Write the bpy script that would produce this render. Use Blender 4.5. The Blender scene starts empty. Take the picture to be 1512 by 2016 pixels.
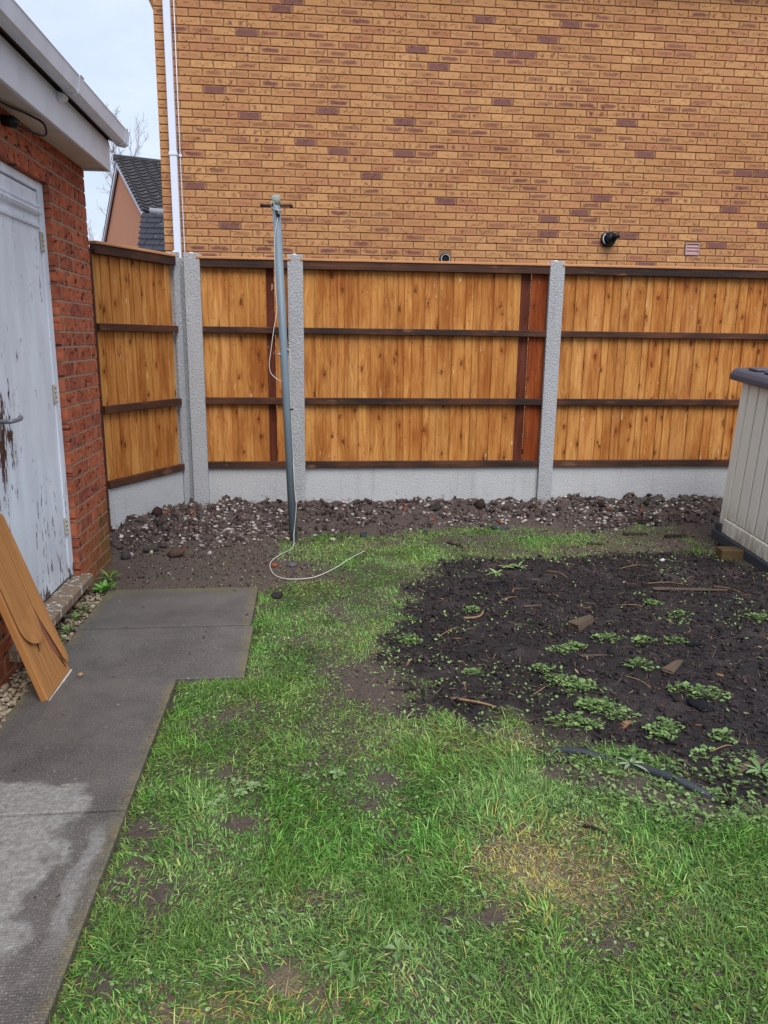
import bpy, bmesh, math, random
import numpy as np
from mathutils import Matrix, Vector

random.seed(7); RNG = np.random.default_rng(7)
SC = bpy.context.scene
COL = SC.collection
R = math.radians

# ------------------------------------------------------------------ camera
CAM_H = 1.36
def camera():
    p, y, r = R(12.85), R(5.8), R(0.67)
    fwd = Vector((math.sin(y)*math.cos(p), math.cos(y)*math.cos(p), -math.sin(p)))
    right = Vector((math.cos(y), -math.sin(y), 0))
    up = right.cross(fwd)
    rr = right*math.cos(r) + up*math.sin(r)
    uu = -right*math.sin(r) + up*math.cos(r)
    cd = bpy.data.cameras.new('camera'); co = bpy.data.objects.new('camera', cd); COL.objects.link(co)
    m = Matrix((rr, uu, -fwd)).transposed().to_4x4(); m.translation = (0, 0, CAM_H)
    co.matrix_world = m
    cd.sensor_fit = 'VERTICAL'; cd.sensor_height = 36; cd.lens = 36*1490/2016
    cd.clip_start = 0.02; cd.clip_end = 1000
    SC.camera = co
    return rr, uu, fwd
CR, CU, CF = camera()

# ------------------------------------------------------------------ world, sun, exposure
SUN_EL, SUN_AZ = 52, 168        # azimuth from +Y clockwise: high, behind the camera to the right
def world():
    w = bpy.data.worlds.new('World'); SC.world = w; w.use_nodes = True
    nt = w.node_tree; nt.nodes.clear()
    o = nt.nodes.new('ShaderNodeOutputWorld'); bg = nt.nodes.new('ShaderNodeBackground')
    sky = nt.nodes.new('ShaderNodeTexSky'); sky.sky_type = 'NISHITA'; sky.sun_disc = False
    sky.sun_elevation = R(SUN_EL); sky.sun_rotation = R(SUN_AZ); sky.air_density = 1.2; sky.dust_density = 3
    tc = nt.nodes.new('ShaderNodeTexCoord')
    mp = nt.nodes.new('ShaderNodeMapping'); mp.inputs['Scale'].default_value = (1, 1, 2.2)
    nz = nt.nodes.new('ShaderNodeTexNoise'); nz.inputs['Scale'].default_value = 3.1; nz.inputs['Detail'].default_value = 6; nz.inputs['Roughness'].default_value = .55
    rp = nt.nodes.new('ShaderNodeValToRGB')
    rp.color_ramp.elements[0].position = .30; rp.color_ramp.elements[0].color = (4.0, 4.75, 6.1, 1)
    rp.color_ramp.elements[1].position = .70; rp.color_ramp.elements[1].color = (6.0, 6.6, 7.7, 1)
    mx = nt.nodes.new('ShaderNodeMix'); mx.data_type = 'RGBA'; mx.inputs[0].default_value = .86
    L = nt.links.new
    L(tc.outputs['Generated'], mp.inputs['Vector']); L(mp.outputs[0], nz.inputs['Vector']); L(nz.outputs['Fac'], rp.inputs[0])
    L(sky.outputs[0], mx.inputs[6]); L(rp.outputs[0], mx.inputs[7]); L(mx.outputs[2], bg.inputs['Color'])
    bg.inputs['Strength'].default_value = .08
    L(bg.outputs[0], o.inputs[0])
    sd = bpy.data.lights.new('sun', 'SUN'); sd.energy = 1.5; sd.angle = R(38); sd.color = (1, .985, .97)
    so = bpy.data.objects.new('sun', sd); COL.objects.link(so)
    d = Vector((math.sin(R(SUN_AZ))*math.cos(R(SUN_EL)), math.cos(R(SUN_AZ))*math.cos(R(SUN_EL)), math.sin(R(SUN_EL))))
    so.rotation_euler = d.to_track_quat('Z', 'Y').to_euler(); so.location = d*30
world()
vs = SC.view_settings; vs.view_transform = 'Standard'; vs.look = 'None'; vs.gamma = 1; vs.use_curve_mapping = False
vs.exposure = 1.02

# ------------------------------------------------------------------ helpers: objects
def tag(o, label=None, cat=None, group=None, kind=None):
    if label: o['label'] = label
    if cat: o['category'] = cat
    if group: o['group'] = group
    if kind: o['kind'] = kind
    return o
def empty(name, loc=(0, 0, 0), rz=0.0, rx=0.0):
    o = bpy.data.objects.new(name, None); COL.objects.link(o); o.location = loc; o.rotation_euler = (rx, 0, rz)
    o.empty_display_size = .05
    return o
def link(name, me, parent=None, loc=None, rot=None, mat=None):
    o = bpy.data.objects.new(name, me); COL.objects.link(o)
    if parent is not None: o.parent = parent
    if loc is not None: o.location = loc
    if rot is not None: o.rotation_euler = rot
    if mat is not None and not me.materials: me.materials.append(mat)
    return o
def pymesh(name, v, f, smooth=False):
    me = bpy.data.meshes.new(name); me.from_pydata([tuple(p) for p in v], [], f); me.update()
    if smooth: me.polygons.foreach_set('use_smooth', [True]*len(me.polygons))
    return me
def npmesh(name, v, tri, smooth=False):
    me = bpy.data.meshes.new(name); v = np.asarray(v, np.float32); tri = np.asarray(tri, np.int32)
    me.vertices.add(len(v)); me.vertices.foreach_set('co', v.ravel())
    me.loops.add(tri.size); me.loops.foreach_set('vertex_index', tri.ravel())
    n = len(tri); k = tri.shape[1]
    me.polygons.add(n); me.polygons.foreach_set('loop_start', np.arange(0, n*k, k, dtype=np.int32))
    if smooth: me.polygons.foreach_set('use_smooth', np.ones(n, bool))
    me.update(calc_edges=True); me.validate()
    return me
def setcol(me, c, name='col'):
    a = me.attributes.new(name, 'FLOAT_COLOR', 'POINT')
    c = np.asarray(c, np.float32)
    if c.shape[1] == 3: c = np.concatenate([c, np.ones((len(c), 1), np.float32)], 1)
    a.data.foreach_set('color', c.ravel())
def setvec(me, c, name):
    a = me.attributes.new(name, 'FLOAT_VECTOR', 'POINT'); a.data.foreach_set('vector', np.asarray(c, np.float32).ravel())

def boxmesh(name, x0, x1, y0, y1, z0, z1, bev=0.0, seg=1):
    bm = bmesh.new(); bmesh.ops.create_cube(bm, size=1)
    for v in bm.verts: v.co = ((x0+x1)/2+v.co.x*(x1-x0), (y0+y1)/2+v.co.y*(y1-y0), (z0+z1)/2+v.co.z*(z1-z0))
    if bev: bmesh.ops.bevel(bm, geom=bm.edges[:], offset=bev, segments=seg, profile=.5, affect='EDGES')
    me = bpy.data.meshes.new(name); bm.to_mesh(me); bm.free(); return me
def box(name, x0, x1, y0, y1, z0, z1, mat, parent=None, bev=0.0, seg=1):
    return link(name, boxmesh(name, x0, x1, y0, y1, z0, z1, bev, seg), parent, mat=mat)
def prism(name, poly, axis, a, b, mat, parent=None, bev=0.0, smooth=False):
    """extrude 2-D polygon along an axis ('x': poly=(y,z); 'y': poly=(x,z); 'z': poly=(x,y))"""
    def P(p, t):
        return {'x': (t, p[0], p[1]), 'y': (p[0], t, p[1]), 'z': (p[0], p[1], t)}[axis]
    n = len(poly); v = [P(p, a) for p in poly]+[P(p, b) for p in poly]
    f = [[i, (i+1) % n, n+(i+1) % n, n+i] for i in range(n)]+[list(range(n))[::-1], list(range(n, 2*n))]
    bm = bmesh.new(); bv = [bm.verts.new(p) for p in v]
    for q in f: bm.faces.new([bv[i] for i in q])
    bmesh.ops.recalc_face_normals(bm, faces=bm.faces)
    if bev: bmesh.ops.bevel(bm, geom=bm.edges[:], offset=bev, segments=2, profile=.5, affect='EDGES')
    me = bpy.data.meshes.new(name); bm.to_mesh(me); bm.free()
    return link(name, me, parent, mat=mat)
def tubedata(pts, rad, seg=8):
    pts = [Vector(p) for p in pts]; n = len(pts)
    rads = rad if hasattr(rad, '__len__') else [rad]*n
    v = []; f = []
    t0 = (pts[1]-pts[0]).normalized(); a = t0.orthogonal().normalized()
    for i, p in enumerate(pts):
        t = (pts[min(i+1, n-1)]-pts[max(i-1, 0)]).normalized()
        a = (a-t*a.dot(t)).normalized(); b = t.cross(a)
        for k in range(seg):
            an = 2*math.pi*k/seg; v.append(p+(a*math.cos(an)+b*math.sin(an))*rads[i])
    for i in range(n-1):
        for k in range(seg):
            f.append([i*seg+k, i*seg+(k+1) % seg, (i+1)*seg+(k+1) % seg, (i+1)*seg+k])
    f.append(list(range(seg))[::-1]); f.append([(n-1)*seg+k for k in range(seg)])
    return v, f
def tube(name, pts, rad, mat, parent=None, seg=8):
    v, f = tubedata(pts, rad, seg); return link(name, pymesh(name, v, f, True), parent, mat=mat)
def smoothpts(pts, n=6):
    out = []; P = [Vector(p) for p in pts]
    for i in range(len(P)-1):
        p0, p1, p2, p3 = P[max(i-1, 0)], P[i], P[i+1], P[min(i+2, len(P)-1)]
        for k in range(n):
            t = k/n
            out.append(.5*((2*p1)+(p2-p0)*t+(2*p0-5*p1+4*p2-p3)*t*t+(3*p1-p0-3*p2+p3)*t**3))
    out.append(P[-1]); return out

# ------------------------------------------------------------------ helpers: noise, polygons
_LAT = np.random.default_rng(11).random((8, 256, 256))
def vn(x, y, s=0):
    x = np.asarray(x, float)+37.3*s; y = np.asarray(y, float)+19.7*s
    xi = np.floor(x).astype(int); yi = np.floor(y).astype(int); fx = x-xi; fy = y-yi
    fx = fx*fx*(3-2*fx); fy = fy*fy*(3-2*fy); L = _LAT[s % 8]
    g = lambda a, b: L[a & 255, b & 255]
    return (g(xi, yi)*(1-fx)+g(xi+1, yi)*fx)*(1-fy)+(g(xi, yi+1)*(1-fx)+g(xi+1, yi+1)*fx)*fy
def fbm(x, y, s=0, o=3): return sum(vn(x*2**k, y*2**k, s+k)*.5**k for k in range(o))/sum(.5**k for k in range(o))
def sst(a, b, x):
    t = np.clip((np.asarray(x, float)-a)/(b-a), 0, 1); return t*t*(3-2*t)
def inpoly(x, y, poly):
    x = np.asarray(x, float); y = np.asarray(y, float); c = np.zeros(np.broadcast(x, y).shape, bool); n = len(poly)
    for i in range(n):
        (x1, y1), (x2, y2) = poly[i], poly[(i+1) % n]
        if y1 == y2: continue
        c ^= ((y1 > y) != (y2 > y)) & (x < (x2-x1)*(y-y1)/(y2-y1)+x1)
    return c
def polydist(x, y, poly):
    """signed distance, positive inside"""
    x = np.asarray(x, float); y = np.asarray(y, float); d = np.full(np.broadcast(x, y).shape, 1e9); n = len(poly)
    for i in range(n):
        (x1, y1), (x2, y2) = poly[i], poly[(i+1) % n]
        dx, dy = x2-x1, y2-y1; t = np.clip(((x-x1)*dx+(y-y1)*dy)/(dx*dx+dy*dy+1e-12), 0, 1)
        d = np.minimum(d, np.hypot(x-x1-t*dx, y-y1-t*dy))
    return np.where(inpoly(x, y, poly), d, -d)

# layout of the garden floor (metres; garage wall along Y, back fence along X)
BED = [(0.82, 4.47), (1.25, 4.50), (1.69, 4.53), (2.27, 4.61), (2.62, 4.53), (2.72, 4.2), (2.75, 3.3), (2.6, 2.3), (2.0, 1.85), (1.46, 1.94), (1.27, 2.0), (1.10, 2.15),
       (0.86, 2.27), (0.72, 2.48), (0.50, 2.53), (0.39, 2.62), (0.39, 2.84), (0.37, 3.04), (0.38, 3.33), (0.48, 3.75), (0.61, 4.08)]
MFX = [-1.4, -1.28, -.99, -.58, -.30, -.12, .11, .54, 1.09, 1.47, 2.02, 2.66, 3.13, 6.0]
MFY = [4.72, 4.72, 4.72, 4.76, 4.88, 5.04, 5.10, 5.12, 5.22, 5.24, 5.18, 5.26, 5.26, 5.26]
PATH = [(-1.1, -1.0), (-.54, -1.0), (-.54, 2.9), (-.28, 2.9), (-.28, 4.05), (-1.1, 4.05)]
def fence_y(x): return np.where(x < -.90, 4.93+(x+1.27)*1.93, 5.69)
def mound(x, y):
    f = np.interp(x, MFX, MFY)+.30*(fbm(x*2.6, y*2.6, 5)-.5)+.08*(vn(x*11, y*11, 2)-.5)
    b = np.maximum(fence_y(x), f+.12)
    return sst(0, 1, (y-f)/(b-f))*(y < 6.2)
def height(x, y):
    x = np.asarray(x, float); y = np.asarray(y, float)
    h = .030*(fbm(x*1.1, y*1.1, 1)-.5)+.012*(vn(x*6, y*6, 2)-.5)
    near = sst(-2.2, -1.9, x)*(1-sst(5.5, 6.0, x))*(1-sst(5.72, 5.85, y))
    m = mound(x, y)*sst(-1.45, -1.3, x)
    h = h+m*(.160+.07*(fbm(x*5, y*5, 3)-.5)+.070*(vn(x*13, y*13, 4)-.5)+.035*(vn(x*34, y*34, 6)-.5))
    b = sst(-.03, .10, polydist(x, y, BED)+.05*(vn(x*9, y*9, 3)-.5))
    h = h+b*(.006+.026*(vn(x*6, y*6, 5)-.5)+.014*(vn(x*16, y*16, 5)-.5)+.008*(vn(x*40, y*40, 7)-.5))
    p = sst(-.06, .0, polydist(x, y, PATH))
    h = h*(1-p)+p*(-.02)
    g = (x < -1.09) & (y < 4.1); h = np.where(g, -.004, h)
    return h*near
def H1(x, y): return float(height(np.array([x]), np.array([y]))[0])

# ------------------------------------------------------------------ helpers: shader nodes
def mat(name):
    m = bpy.data.materials.new(name); m.use_nodes = True; nt = m.node_tree; nt.nodes.clear()
    o = nt.nodes.new('ShaderNodeOutputMaterial'); b = nt.nodes.new('ShaderNodeBsdfPrincipled'); nt.links.new(b.outputs[0], o.inputs[0])
    b.inputs['Roughness'].default_value = .8; b.inputs['Specular IOR Level'].default_value = .3
    return m, nt, b
def put(nt, sock, v):
    if isinstance(v, bpy.types.NodeSocket): nt.links.new(v, sock)
    elif v is not None:
        if hasattr(sock.default_value, '__len__') and len(sock.default_value) == 4 and hasattr(v, '__len__') and len(v) == 3: v = (*v, 1)
        sock.default_value = v
def T(nt, typ, ins=None, **props):
    n = nt.nodes.new('ShaderNode'+typ)
    for k, v in props.items(): setattr(n, k, v)
    for k, v in (ins or {}).items(): put(nt, n.inputs[k], v)
    return n
def MT(nt, op, a, b=None, c=None, clamp=False):
    n = nt.nodes.new('ShaderNodeMath'); n.operation = op; n.use_clamp = clamp
    for i, v in enumerate((a, b, c)):
        if v is not None: put(nt, n.inputs[i], v)
    return n.outputs[0]
def MIX(nt, f, a, b, blend='MIX'):
    n = nt.nodes.new('ShaderNodeMix'); n.data_type = 'RGBA'; n.blend_type = blend
    put(nt, n.inputs[0], f); put(nt, n.inputs[6], a); put(nt, n.inputs[7], b); return n.outputs[2]
def SS(nt, x, a, b, lo=0., hi=1.):
    n = nt.nodes.new('ShaderNodeMapRange'); n.interpolation_type = 'SMOOTHSTEP'
    put(nt, n.inputs[0], x); put(nt, n.inputs[1], a); put(nt, n.inputs[2], b); put(nt, n.inputs[3], lo); put(nt, n.inputs[4], hi); return n.outputs[0]
def NOISE(nt, vec, scale, detail=3, rough=.55, dist=0.):
    return T(nt, 'TexNoise', {'Vector': vec, 'Scale': scale, 'Detail': detail, 'Roughness': rough, 'Distortion': dist}).outputs['Fac']
def MAP(nt, vec, scale=(1, 1, 1), loc=(0, 0, 0), rot=(0, 0, 0)):
    return T(nt, 'Mapping', {'Vector': vec, 'Scale': scale, 'Location': loc, 'Rotation': rot}).outputs[0]
def POS(nt): return T(nt, 'NewGeometry').outputs['Position']
def OBJ(nt, rnd=True):
    c = T(nt, 'TexCoord').outputs['Object']
    if not rnd: return c
    r = T(nt, 'ObjectInfo').outputs['Random']
    o = T(nt, 'CombineXYZ', {0: MT(nt, 'MULTIPLY', r, 17.3), 1: MT(nt, 'MULTIPLY', r, 5.1), 2: MT(nt, 'MULTIPLY', r, 29.7)}).outputs[0]
    return T(nt, 'VectorMath', {0: c, 1: o}, operation='ADD').outputs[0]
def XYZ(nt, v): return T(nt, 'SeparateXYZ', {0: v}).outputs
def ATT(nt, name): return T(nt, 'Attribute', attribute_name=name)
def BUMP(nt, b, h, dist=.01, strength=1.):
    n = T(nt, 'Bump', {'Height': h, 'Distance': dist, 'Strength': strength}); nt.links.new(n.outputs[0], b.inputs['Normal'])
def RAMP(nt, f, stops):
    n = nt.nodes.new('ShaderNodeValToRGB'); e = n.color_ramp.elements
    e[0].position, e[0].color = stops[0][0], (*stops[0][1], 1)
    e[1].position, e[1].color = stops[-1][0], (*stops[-1][1], 1)
    for p, c in stops[1:-1]:
        q = e.new(p); q.color = (*c, 1)
    put(nt, n.inputs[0], f); return n.outputs[0]
def lin(r, g, b): return tuple(((c/255+.055)/1.055)**2.4 if c > 10 else c/255/12.92 for c in (r, g, b))

# ------------------------------------------------------------------ materials
def m_plain(name, col, rough=.6, var=.12, scale=20, bump=.0, spec=.3, metal=0.):
    m, nt, b = mat(name); p = OBJ(nt); n = NOISE(nt, p, scale, 4)
    c = MIX(nt, n, tuple(x*(1-var) for x in col), tuple(min(1, x*(1+var)) for x in col))
    put(nt, b.inputs['Base Color'], c); b.inputs['Roughness'].default_value = rough; b.inputs['Specular IOR Level'].default_value = spec; b.inputs['Metallic'].default_value = metal
    if bump: BUMP(nt, b, NOISE(nt, p, scale*3, 4), bump)
    return m
def m_buff_brick():
    m, nt, b = mat('buff_brick'); P = POS(nt); A = XYZ(nt, ATT(nt, 'nrm').outputs['Vector']); B = XYZ(nt, ATT(nt, 'rnd').outputs['Vector'])
    u, v, r1 = A[0], A[1], A[2]; r2, r3, r4 = B[0], B[1], B[2]
    off = T(nt, 'CombineXYZ', {0: MT(nt, 'MULTIPLY', r4, 9.), 1: r3, 2: MT(nt, 'MULTIPLY', r2, 7.)}).outputs[0]
    Q = T(nt, 'VectorMath', {0: P, 1: off}, operation='ADD').outputs[0]
    n1 = NOISE(nt, MAP(nt, Q, (14, 14, 30)), 1., 4, .6); n2 = NOISE(nt, MAP(nt, Q, (60, 60, 90)), 1., 3)
    au = MT(nt, 'ABSOLUTE', u); av = MT(nt, 'ABSOLUTE', v)
    wob = MT(nt, 'MULTIPLY', MT(nt, 'SUBTRACT', n1, .5), 1.1)
    ku = SS(nt, MT(nt, 'ADD', au, wob), 1.02, .50); kv = SS(nt, MT(nt, 'ADD', av, wob), 1.0, .15)
    rect = MT(nt, 'MULTIPLY', ku, kv)
    dots = MT(nt, 'MULTIPLY', SS(nt, MT(nt, 'ABSOLUTE', MT(nt, 'SUBTRACT', MT(nt, 'ADD', au, MT(nt, 'MULTIPLY', wob, .6)), .48)), .24, .05), kv)
    isd = MT(nt, 'GREATER_THAN', r2, .80)
    patch = T(nt, 'Mix', {0: isd, 2: rect, 3: dots}).outputs[0]
    stren = XYZ(nt, RAMP(nt, r1, [(0, (.04,)*3), (.24, (.14,)*3), (.45, (.46,)*3), (.75, (.72,)*3), (.90, (.85,)*3), (1, (1, 1, 1))]))[0]
    stren = MT(nt, 'MULTIPLY', stren, SS(nt, NOISE(nt, MAP(nt, P, (.45, .45, 2.6)), 1., 4, .6), .36, .62, .55, 1.25), clamp=True)
    dark = MT(nt, 'GREATER_THAN', r1, .972)
    base = MIX(nt, r3, lin(180, 131, 86), lin(200, 152, 102))
    base = MIX(nt, SS(nt, r4, .60, 1., 0, .75), base, lin(178, 122, 88))
    base = MIX(nt, SS(nt, n1, .35, .75, 0, .35), base, lin(164, 110, 74))
    base = MIX(nt, SS(nt, n2, .6, .8, 0, .25), base, lin(220, 184, 138))
    stain = MIX(nt, SS(nt, r1, .6, .92), lin(150, 100, 72), lin(118, 76, 70))
    c = MIX(nt, MT(nt, 'MULTIPLY', patch, stren), base, stain)
    c = MIX(nt, MT(nt, 'MULTIPLY', dark, SS(nt, MT(nt, 'ADD', MT(nt, 'MAXIMUM', au, av), MT(nt, 'MULTIPLY', wob, .35)), 1.05, .80, .25, 1)), c, lin(124, 84, 76))
    wv = NOISE(nt, MAP(nt, P, (.7, .7, .9)), 1., 5, .65); c = MIX(nt, SS(nt, wv, .42, .68, 0, .35), c, MIX(nt, 1., c, (.82, .78, .74), 'MULTIPLY'))
    # creased face: thin wandering cracks
    w = NOISE(nt, MAP(nt, Q, (22, 22, 9)), 1., 2, .5); line = MT(nt, 'ABSOLUTE', MT(nt, 'ADD', MT(nt, 'MULTIPLY', v, .5), MT(nt, 'MULTIPLY', MT(nt, 'SUBTRACT', w, .5), 2.6)))
    seg = SS(nt, NOISE(nt, MAP(nt, Q, (16, 16, 16), (3, 1, 2)), 1., 2), .46, .56)
    cr = MT(nt, 'MULTIPLY', SS(nt, line, .075, .02), seg)
    c = MIX(nt, MT(nt, 'MULTIPLY', cr, .75), c, lin(92, 58, 40))
    put(nt, b.inputs['Base Color'], c); b.inputs['Roughness'].default_value = .85; b.inputs['Specular IOR Level'].default_value = .2
    h = MT(nt, 'SUBTRACT', MT(nt, 'MULTIPLY', n2, .25), cr); BUMP(nt, b, h, .004, .8)
    return m
def m_red_brick(moss=True):
    m, nt, b = mat('red_brick'); P = POS(nt); A = XYZ(nt, ATT(nt, 'nrm').outputs['Vector']); B = XYZ(nt, ATT(nt, 'rnd').outputs['Vector'])
    r1, r2, r3 = A[2], B[0], B[1]
    off = T(nt, 'CombineXYZ', {0: 0., 1: MT(nt, 'MULTIPLY', r2, 9.), 2: MT(nt, 'MULTIPLY', r3, 7.)}).outputs[0]
    Q = T(nt, 'VectorMath', {0: P, 1: off}, operation='ADD').outputs[0]
    n1 = NOISE(nt, Q, 26, 4); n2 = NOISE(nt, Q, 120, 3)
    base = MIX(nt, r1, lin(158, 82, 58), lin(182, 102, 72)); base = MIX(nt, SS(nt, r2, .55, 1, 0, .7), base, lin(128, 68, 58))
    base = MIX(nt, SS(nt, n1, .42, .7, 0, .55), base, lin(190, 116, 84))
    base = MIX(nt, MT(nt, 'MULTIPLY', SS(nt, n1, .55, .25), .5), base, lin(112, 60, 50))
    dab = NOISE(nt, MAP(nt, Q, (1, 17, 40), (0, 0, 0), (R(32), 0, 0)), 1., 2, .5, .5)
    d = SS(nt, dab, .615, .66)
    c = MIX(nt, MT(nt, 'MULTIPLY', d, .85), base, lin(58, 34, 36))
    c = MIX(nt, SS(nt, n2, .66, .8, 0, .4), c, lin(214, 140, 100))
    X = XYZ(nt, P)
    big = NOISE(nt, P, 5, 4)
    g = MT(nt, 'MULTIPLY', SS(nt, MT(nt, 'ADD', X[2], MT(nt, 'MULTIPLY', MT(nt, 'SUBTRACT', big, .5), .9)), .62, .02), SS(nt, MT(nt, 'ADD', X[1], MT(nt, 'MULTIPLY', MT(nt, 'SUBTRACT', n1, .5), .5)), 3.9, 4.6, .15, 1))
    c = MIX(nt, MT(nt, 'MULTIPLY', g, .72), c, lin(92, 84, 40))
    put(nt, b.inputs['Base Color'], c); b.inputs['Roughness'].default_value = .9; b.inputs['Specular IOR Level'].default_value = .15
    BUMP(nt, b, MT(nt, 'SUBTRACT', MT(nt, 'MULTIPLY', n2, .4), d), .005, .9)
    return m
def m_mortar(name, ca, cb):
    m, nt, b = mat(name); P = POS(nt); c = MIX(nt, NOISE(nt, P, 9, 5), ca, cb)
    put(nt, b.inputs['Base Color'], c); b.inputs['Roughness'].default_value = .95; BUMP(nt, b, NOISE(nt, P, 180, 3), .003); return m
def m_fence_wood(name='fence_wood', darkness=0.):
    m, nt, b = mat(name); Q = OBJ(nt); oi = T(nt, 'ObjectInfo'); colr = oi.outputs['Color']
    warp = NOISE(nt, MAP(nt, Q, (7, 7, 2.2)), 1., 2)
    Xs = XYZ(nt, Q)
    gx = MT(nt, 'ADD', MT(nt, 'MULTIPLY', Xs[0], 1.), MT(nt, 'MULTIPLY', MT(nt, 'SUBTRACT', warp, .5), .030))
    V = T(nt, 'CombineXYZ', {0: gx, 1: 0., 2: MT(nt, 'MULTIPLY', Xs[2], .03)}).outputs[0]
    vo = T(nt, 'TexVoronoi', {'Vector': T(nt, 'CombineXYZ', {0: MT(nt, 'MULTIPLY', Xs[0], 10.), 1: MT(nt, 'MULTIPLY', Xs[2], 4.6), 2: 0.}).outputs[0], 'Scale': 1., 'Randomness': 1.}, voronoi_dimensions='2D')
    kw = MT(nt, 'MULTIPLY', SS(nt, vo.outputs['Distance'], .45, .0), .016)
    grain = NOISE(nt, T(nt, 'VectorMath', {0: V, 1: T(nt, 'CombineXYZ', {0: kw, 1: 0., 2: 0.}).outputs[0]}, operation='ADD').outputs[0], 75, 4, .6)
    fine = NOISE(nt, MAP(nt, Q, (260, 260, 7)), 1., 3, .6)
    blot = NOISE(nt, MAP(nt, Q, (11, 11, 2.2)), 1., 5, .65)
    kd = MT(nt, 'ADD', vo.outputs['Distance'], MT(nt, 'MULTIPLY', MT(nt, 'SUBTRACT', NOISE(nt, MAP(nt, Q, (34, 34, 42)), 1., 3), .5), .30))
    kr = XYZ(nt, vo.outputs['Color'])[0]
    knot = MT(nt, 'MULTIPLY', SS(nt, kd, .12, .04), MT(nt, 'GREATER_THAN', kr, .60))
    halo = MT(nt, 'MULTIPLY', SS(nt, kd, .36, .08), MT(nt, 'GREATER_THAN', kr, .60))
    c = MIX(nt, SS(nt, grain, .32, .68), MIX(nt, 1., colr, (.70, .62, .52), 'MULTIPLY'), colr)
    c = MIX(nt, SS(nt, blot, .40, .66, 0, .9), c, MIX(nt, 1., c, (.66, .48, .33), 'MULTIPLY'))
    c = MIX(nt, SS(nt, NOISE(nt, MAP(nt, Q, (42, 42, 1.4), (2, 0, 7)), 1., 4, .65), .56, .74, 0, .6), c, MIX(nt, 1., c, (.60, .44, .30), 'MULTIPLY'))
    c = MIX(nt, SS(nt, fine, .60, .82, 0, .30), c, MIX(nt, .35, c, (.72, .50, .27)))
    c = MIX(nt, MT(nt, 'MULTIPLY', halo, .5), c, MIX(nt, 1., c, (.62, .42, .28), 'MULTIPLY'))
    c = MIX(nt, MT(nt, 'MULTIPLY', knot, .8), c, lin(84, 44, 20))
    wst = NOISE(nt, MAP(nt, POS(nt), (2.2, 2.2, 1.0)), 1., 5, .6)
    c = MIX(nt, SS(nt, wst, .50, .72, 0, .65), c, MIX(nt, 1., c, (.72, .52, .36), 'MULTIPLY'))
    c = MIX(nt, SS(nt, wst, .48, .30, 0, .35), c, MIX(nt, 1., c, (1.15, 1.2, 1.25), 'MULTIPLY'))
    pk = T(nt, 'TexVoronoi', {'Vector': T(nt, 'CombineXYZ', {0: MT(nt, 'MULTIPLY', Xs[0], 24.), 1: MT(nt, 'MULTIPLY', Xs[2], 17.), 2: 0.}).outputs[0], 'Scale': 1.}, voronoi_dimensions='2D')
    pin = MT(nt, 'MULTIPLY', SS(nt, pk.outputs['Distance'], .13, .05), MT(nt, 'GREATER_THAN', XYZ(nt, pk.outputs['Color'])[1], .86))
    c = MIX(nt, MT(nt, 'MULTIPLY', pin, .75), c, lin(92, 48, 22))
    sc = MT(nt, 'MULTIPLY', SS(nt, NOISE(nt, MAP(nt, Q, (34, 34, 7), (5, 0, 3)), 1., 4, .65), .66, .72), .5)
    c = MIX(nt, sc, c, lin(232, 200, 160))
    put(nt, b.inputs['Base Color'], c); b.inputs['Roughness'].default_value = .75; b.inputs['Specular IOR Level'].default_value = .2
    saw = NOISE(nt, MAP(nt, Q, (20, 20, 160)), 1., 2)
    BUMP(nt, b, MT(nt, 'ADD', MT(nt, 'MULTIPLY', saw, .35), MT(nt, 'ADD', MT(nt, 'MULTIPLY', grain, .8), knot)), .003, .7)
    return m
def m_rail():
    m, nt, b = mat('dark_rail_wood'); Q = OBJ(nt)
    g = NOISE(nt, MAP(nt, Q, (2.2, 50, 70)), 1., 4, .6); bl = NOISE(nt, MAP(nt, Q, (3.2, 8, 8)), 1., 4); rr = T(nt, 'ObjectInfo').outputs['Random']
    c = MIX(nt, g, lin(44, 25, 18), lin(104, 64, 42)); c = MIX(nt, SS(nt, bl, .38, .68), lin(40, 27, 23), c)
    c = MIX(nt, SS(nt, NOISE(nt, MAP(nt, Q, (6, 20, 20), (4, 4, 4)), 1., 3), .60, .75, 0, .5), c, lin(142, 102, 72))
    c = MIX(nt, MT(nt, 'MULTIPLY', rr, .35), c, lin(96, 56, 36))
    put(nt, b.inputs['Base Color'], c); b.inputs['Roughness'].default_value = .7; BUMP(nt, b, g, .004); return m
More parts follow.
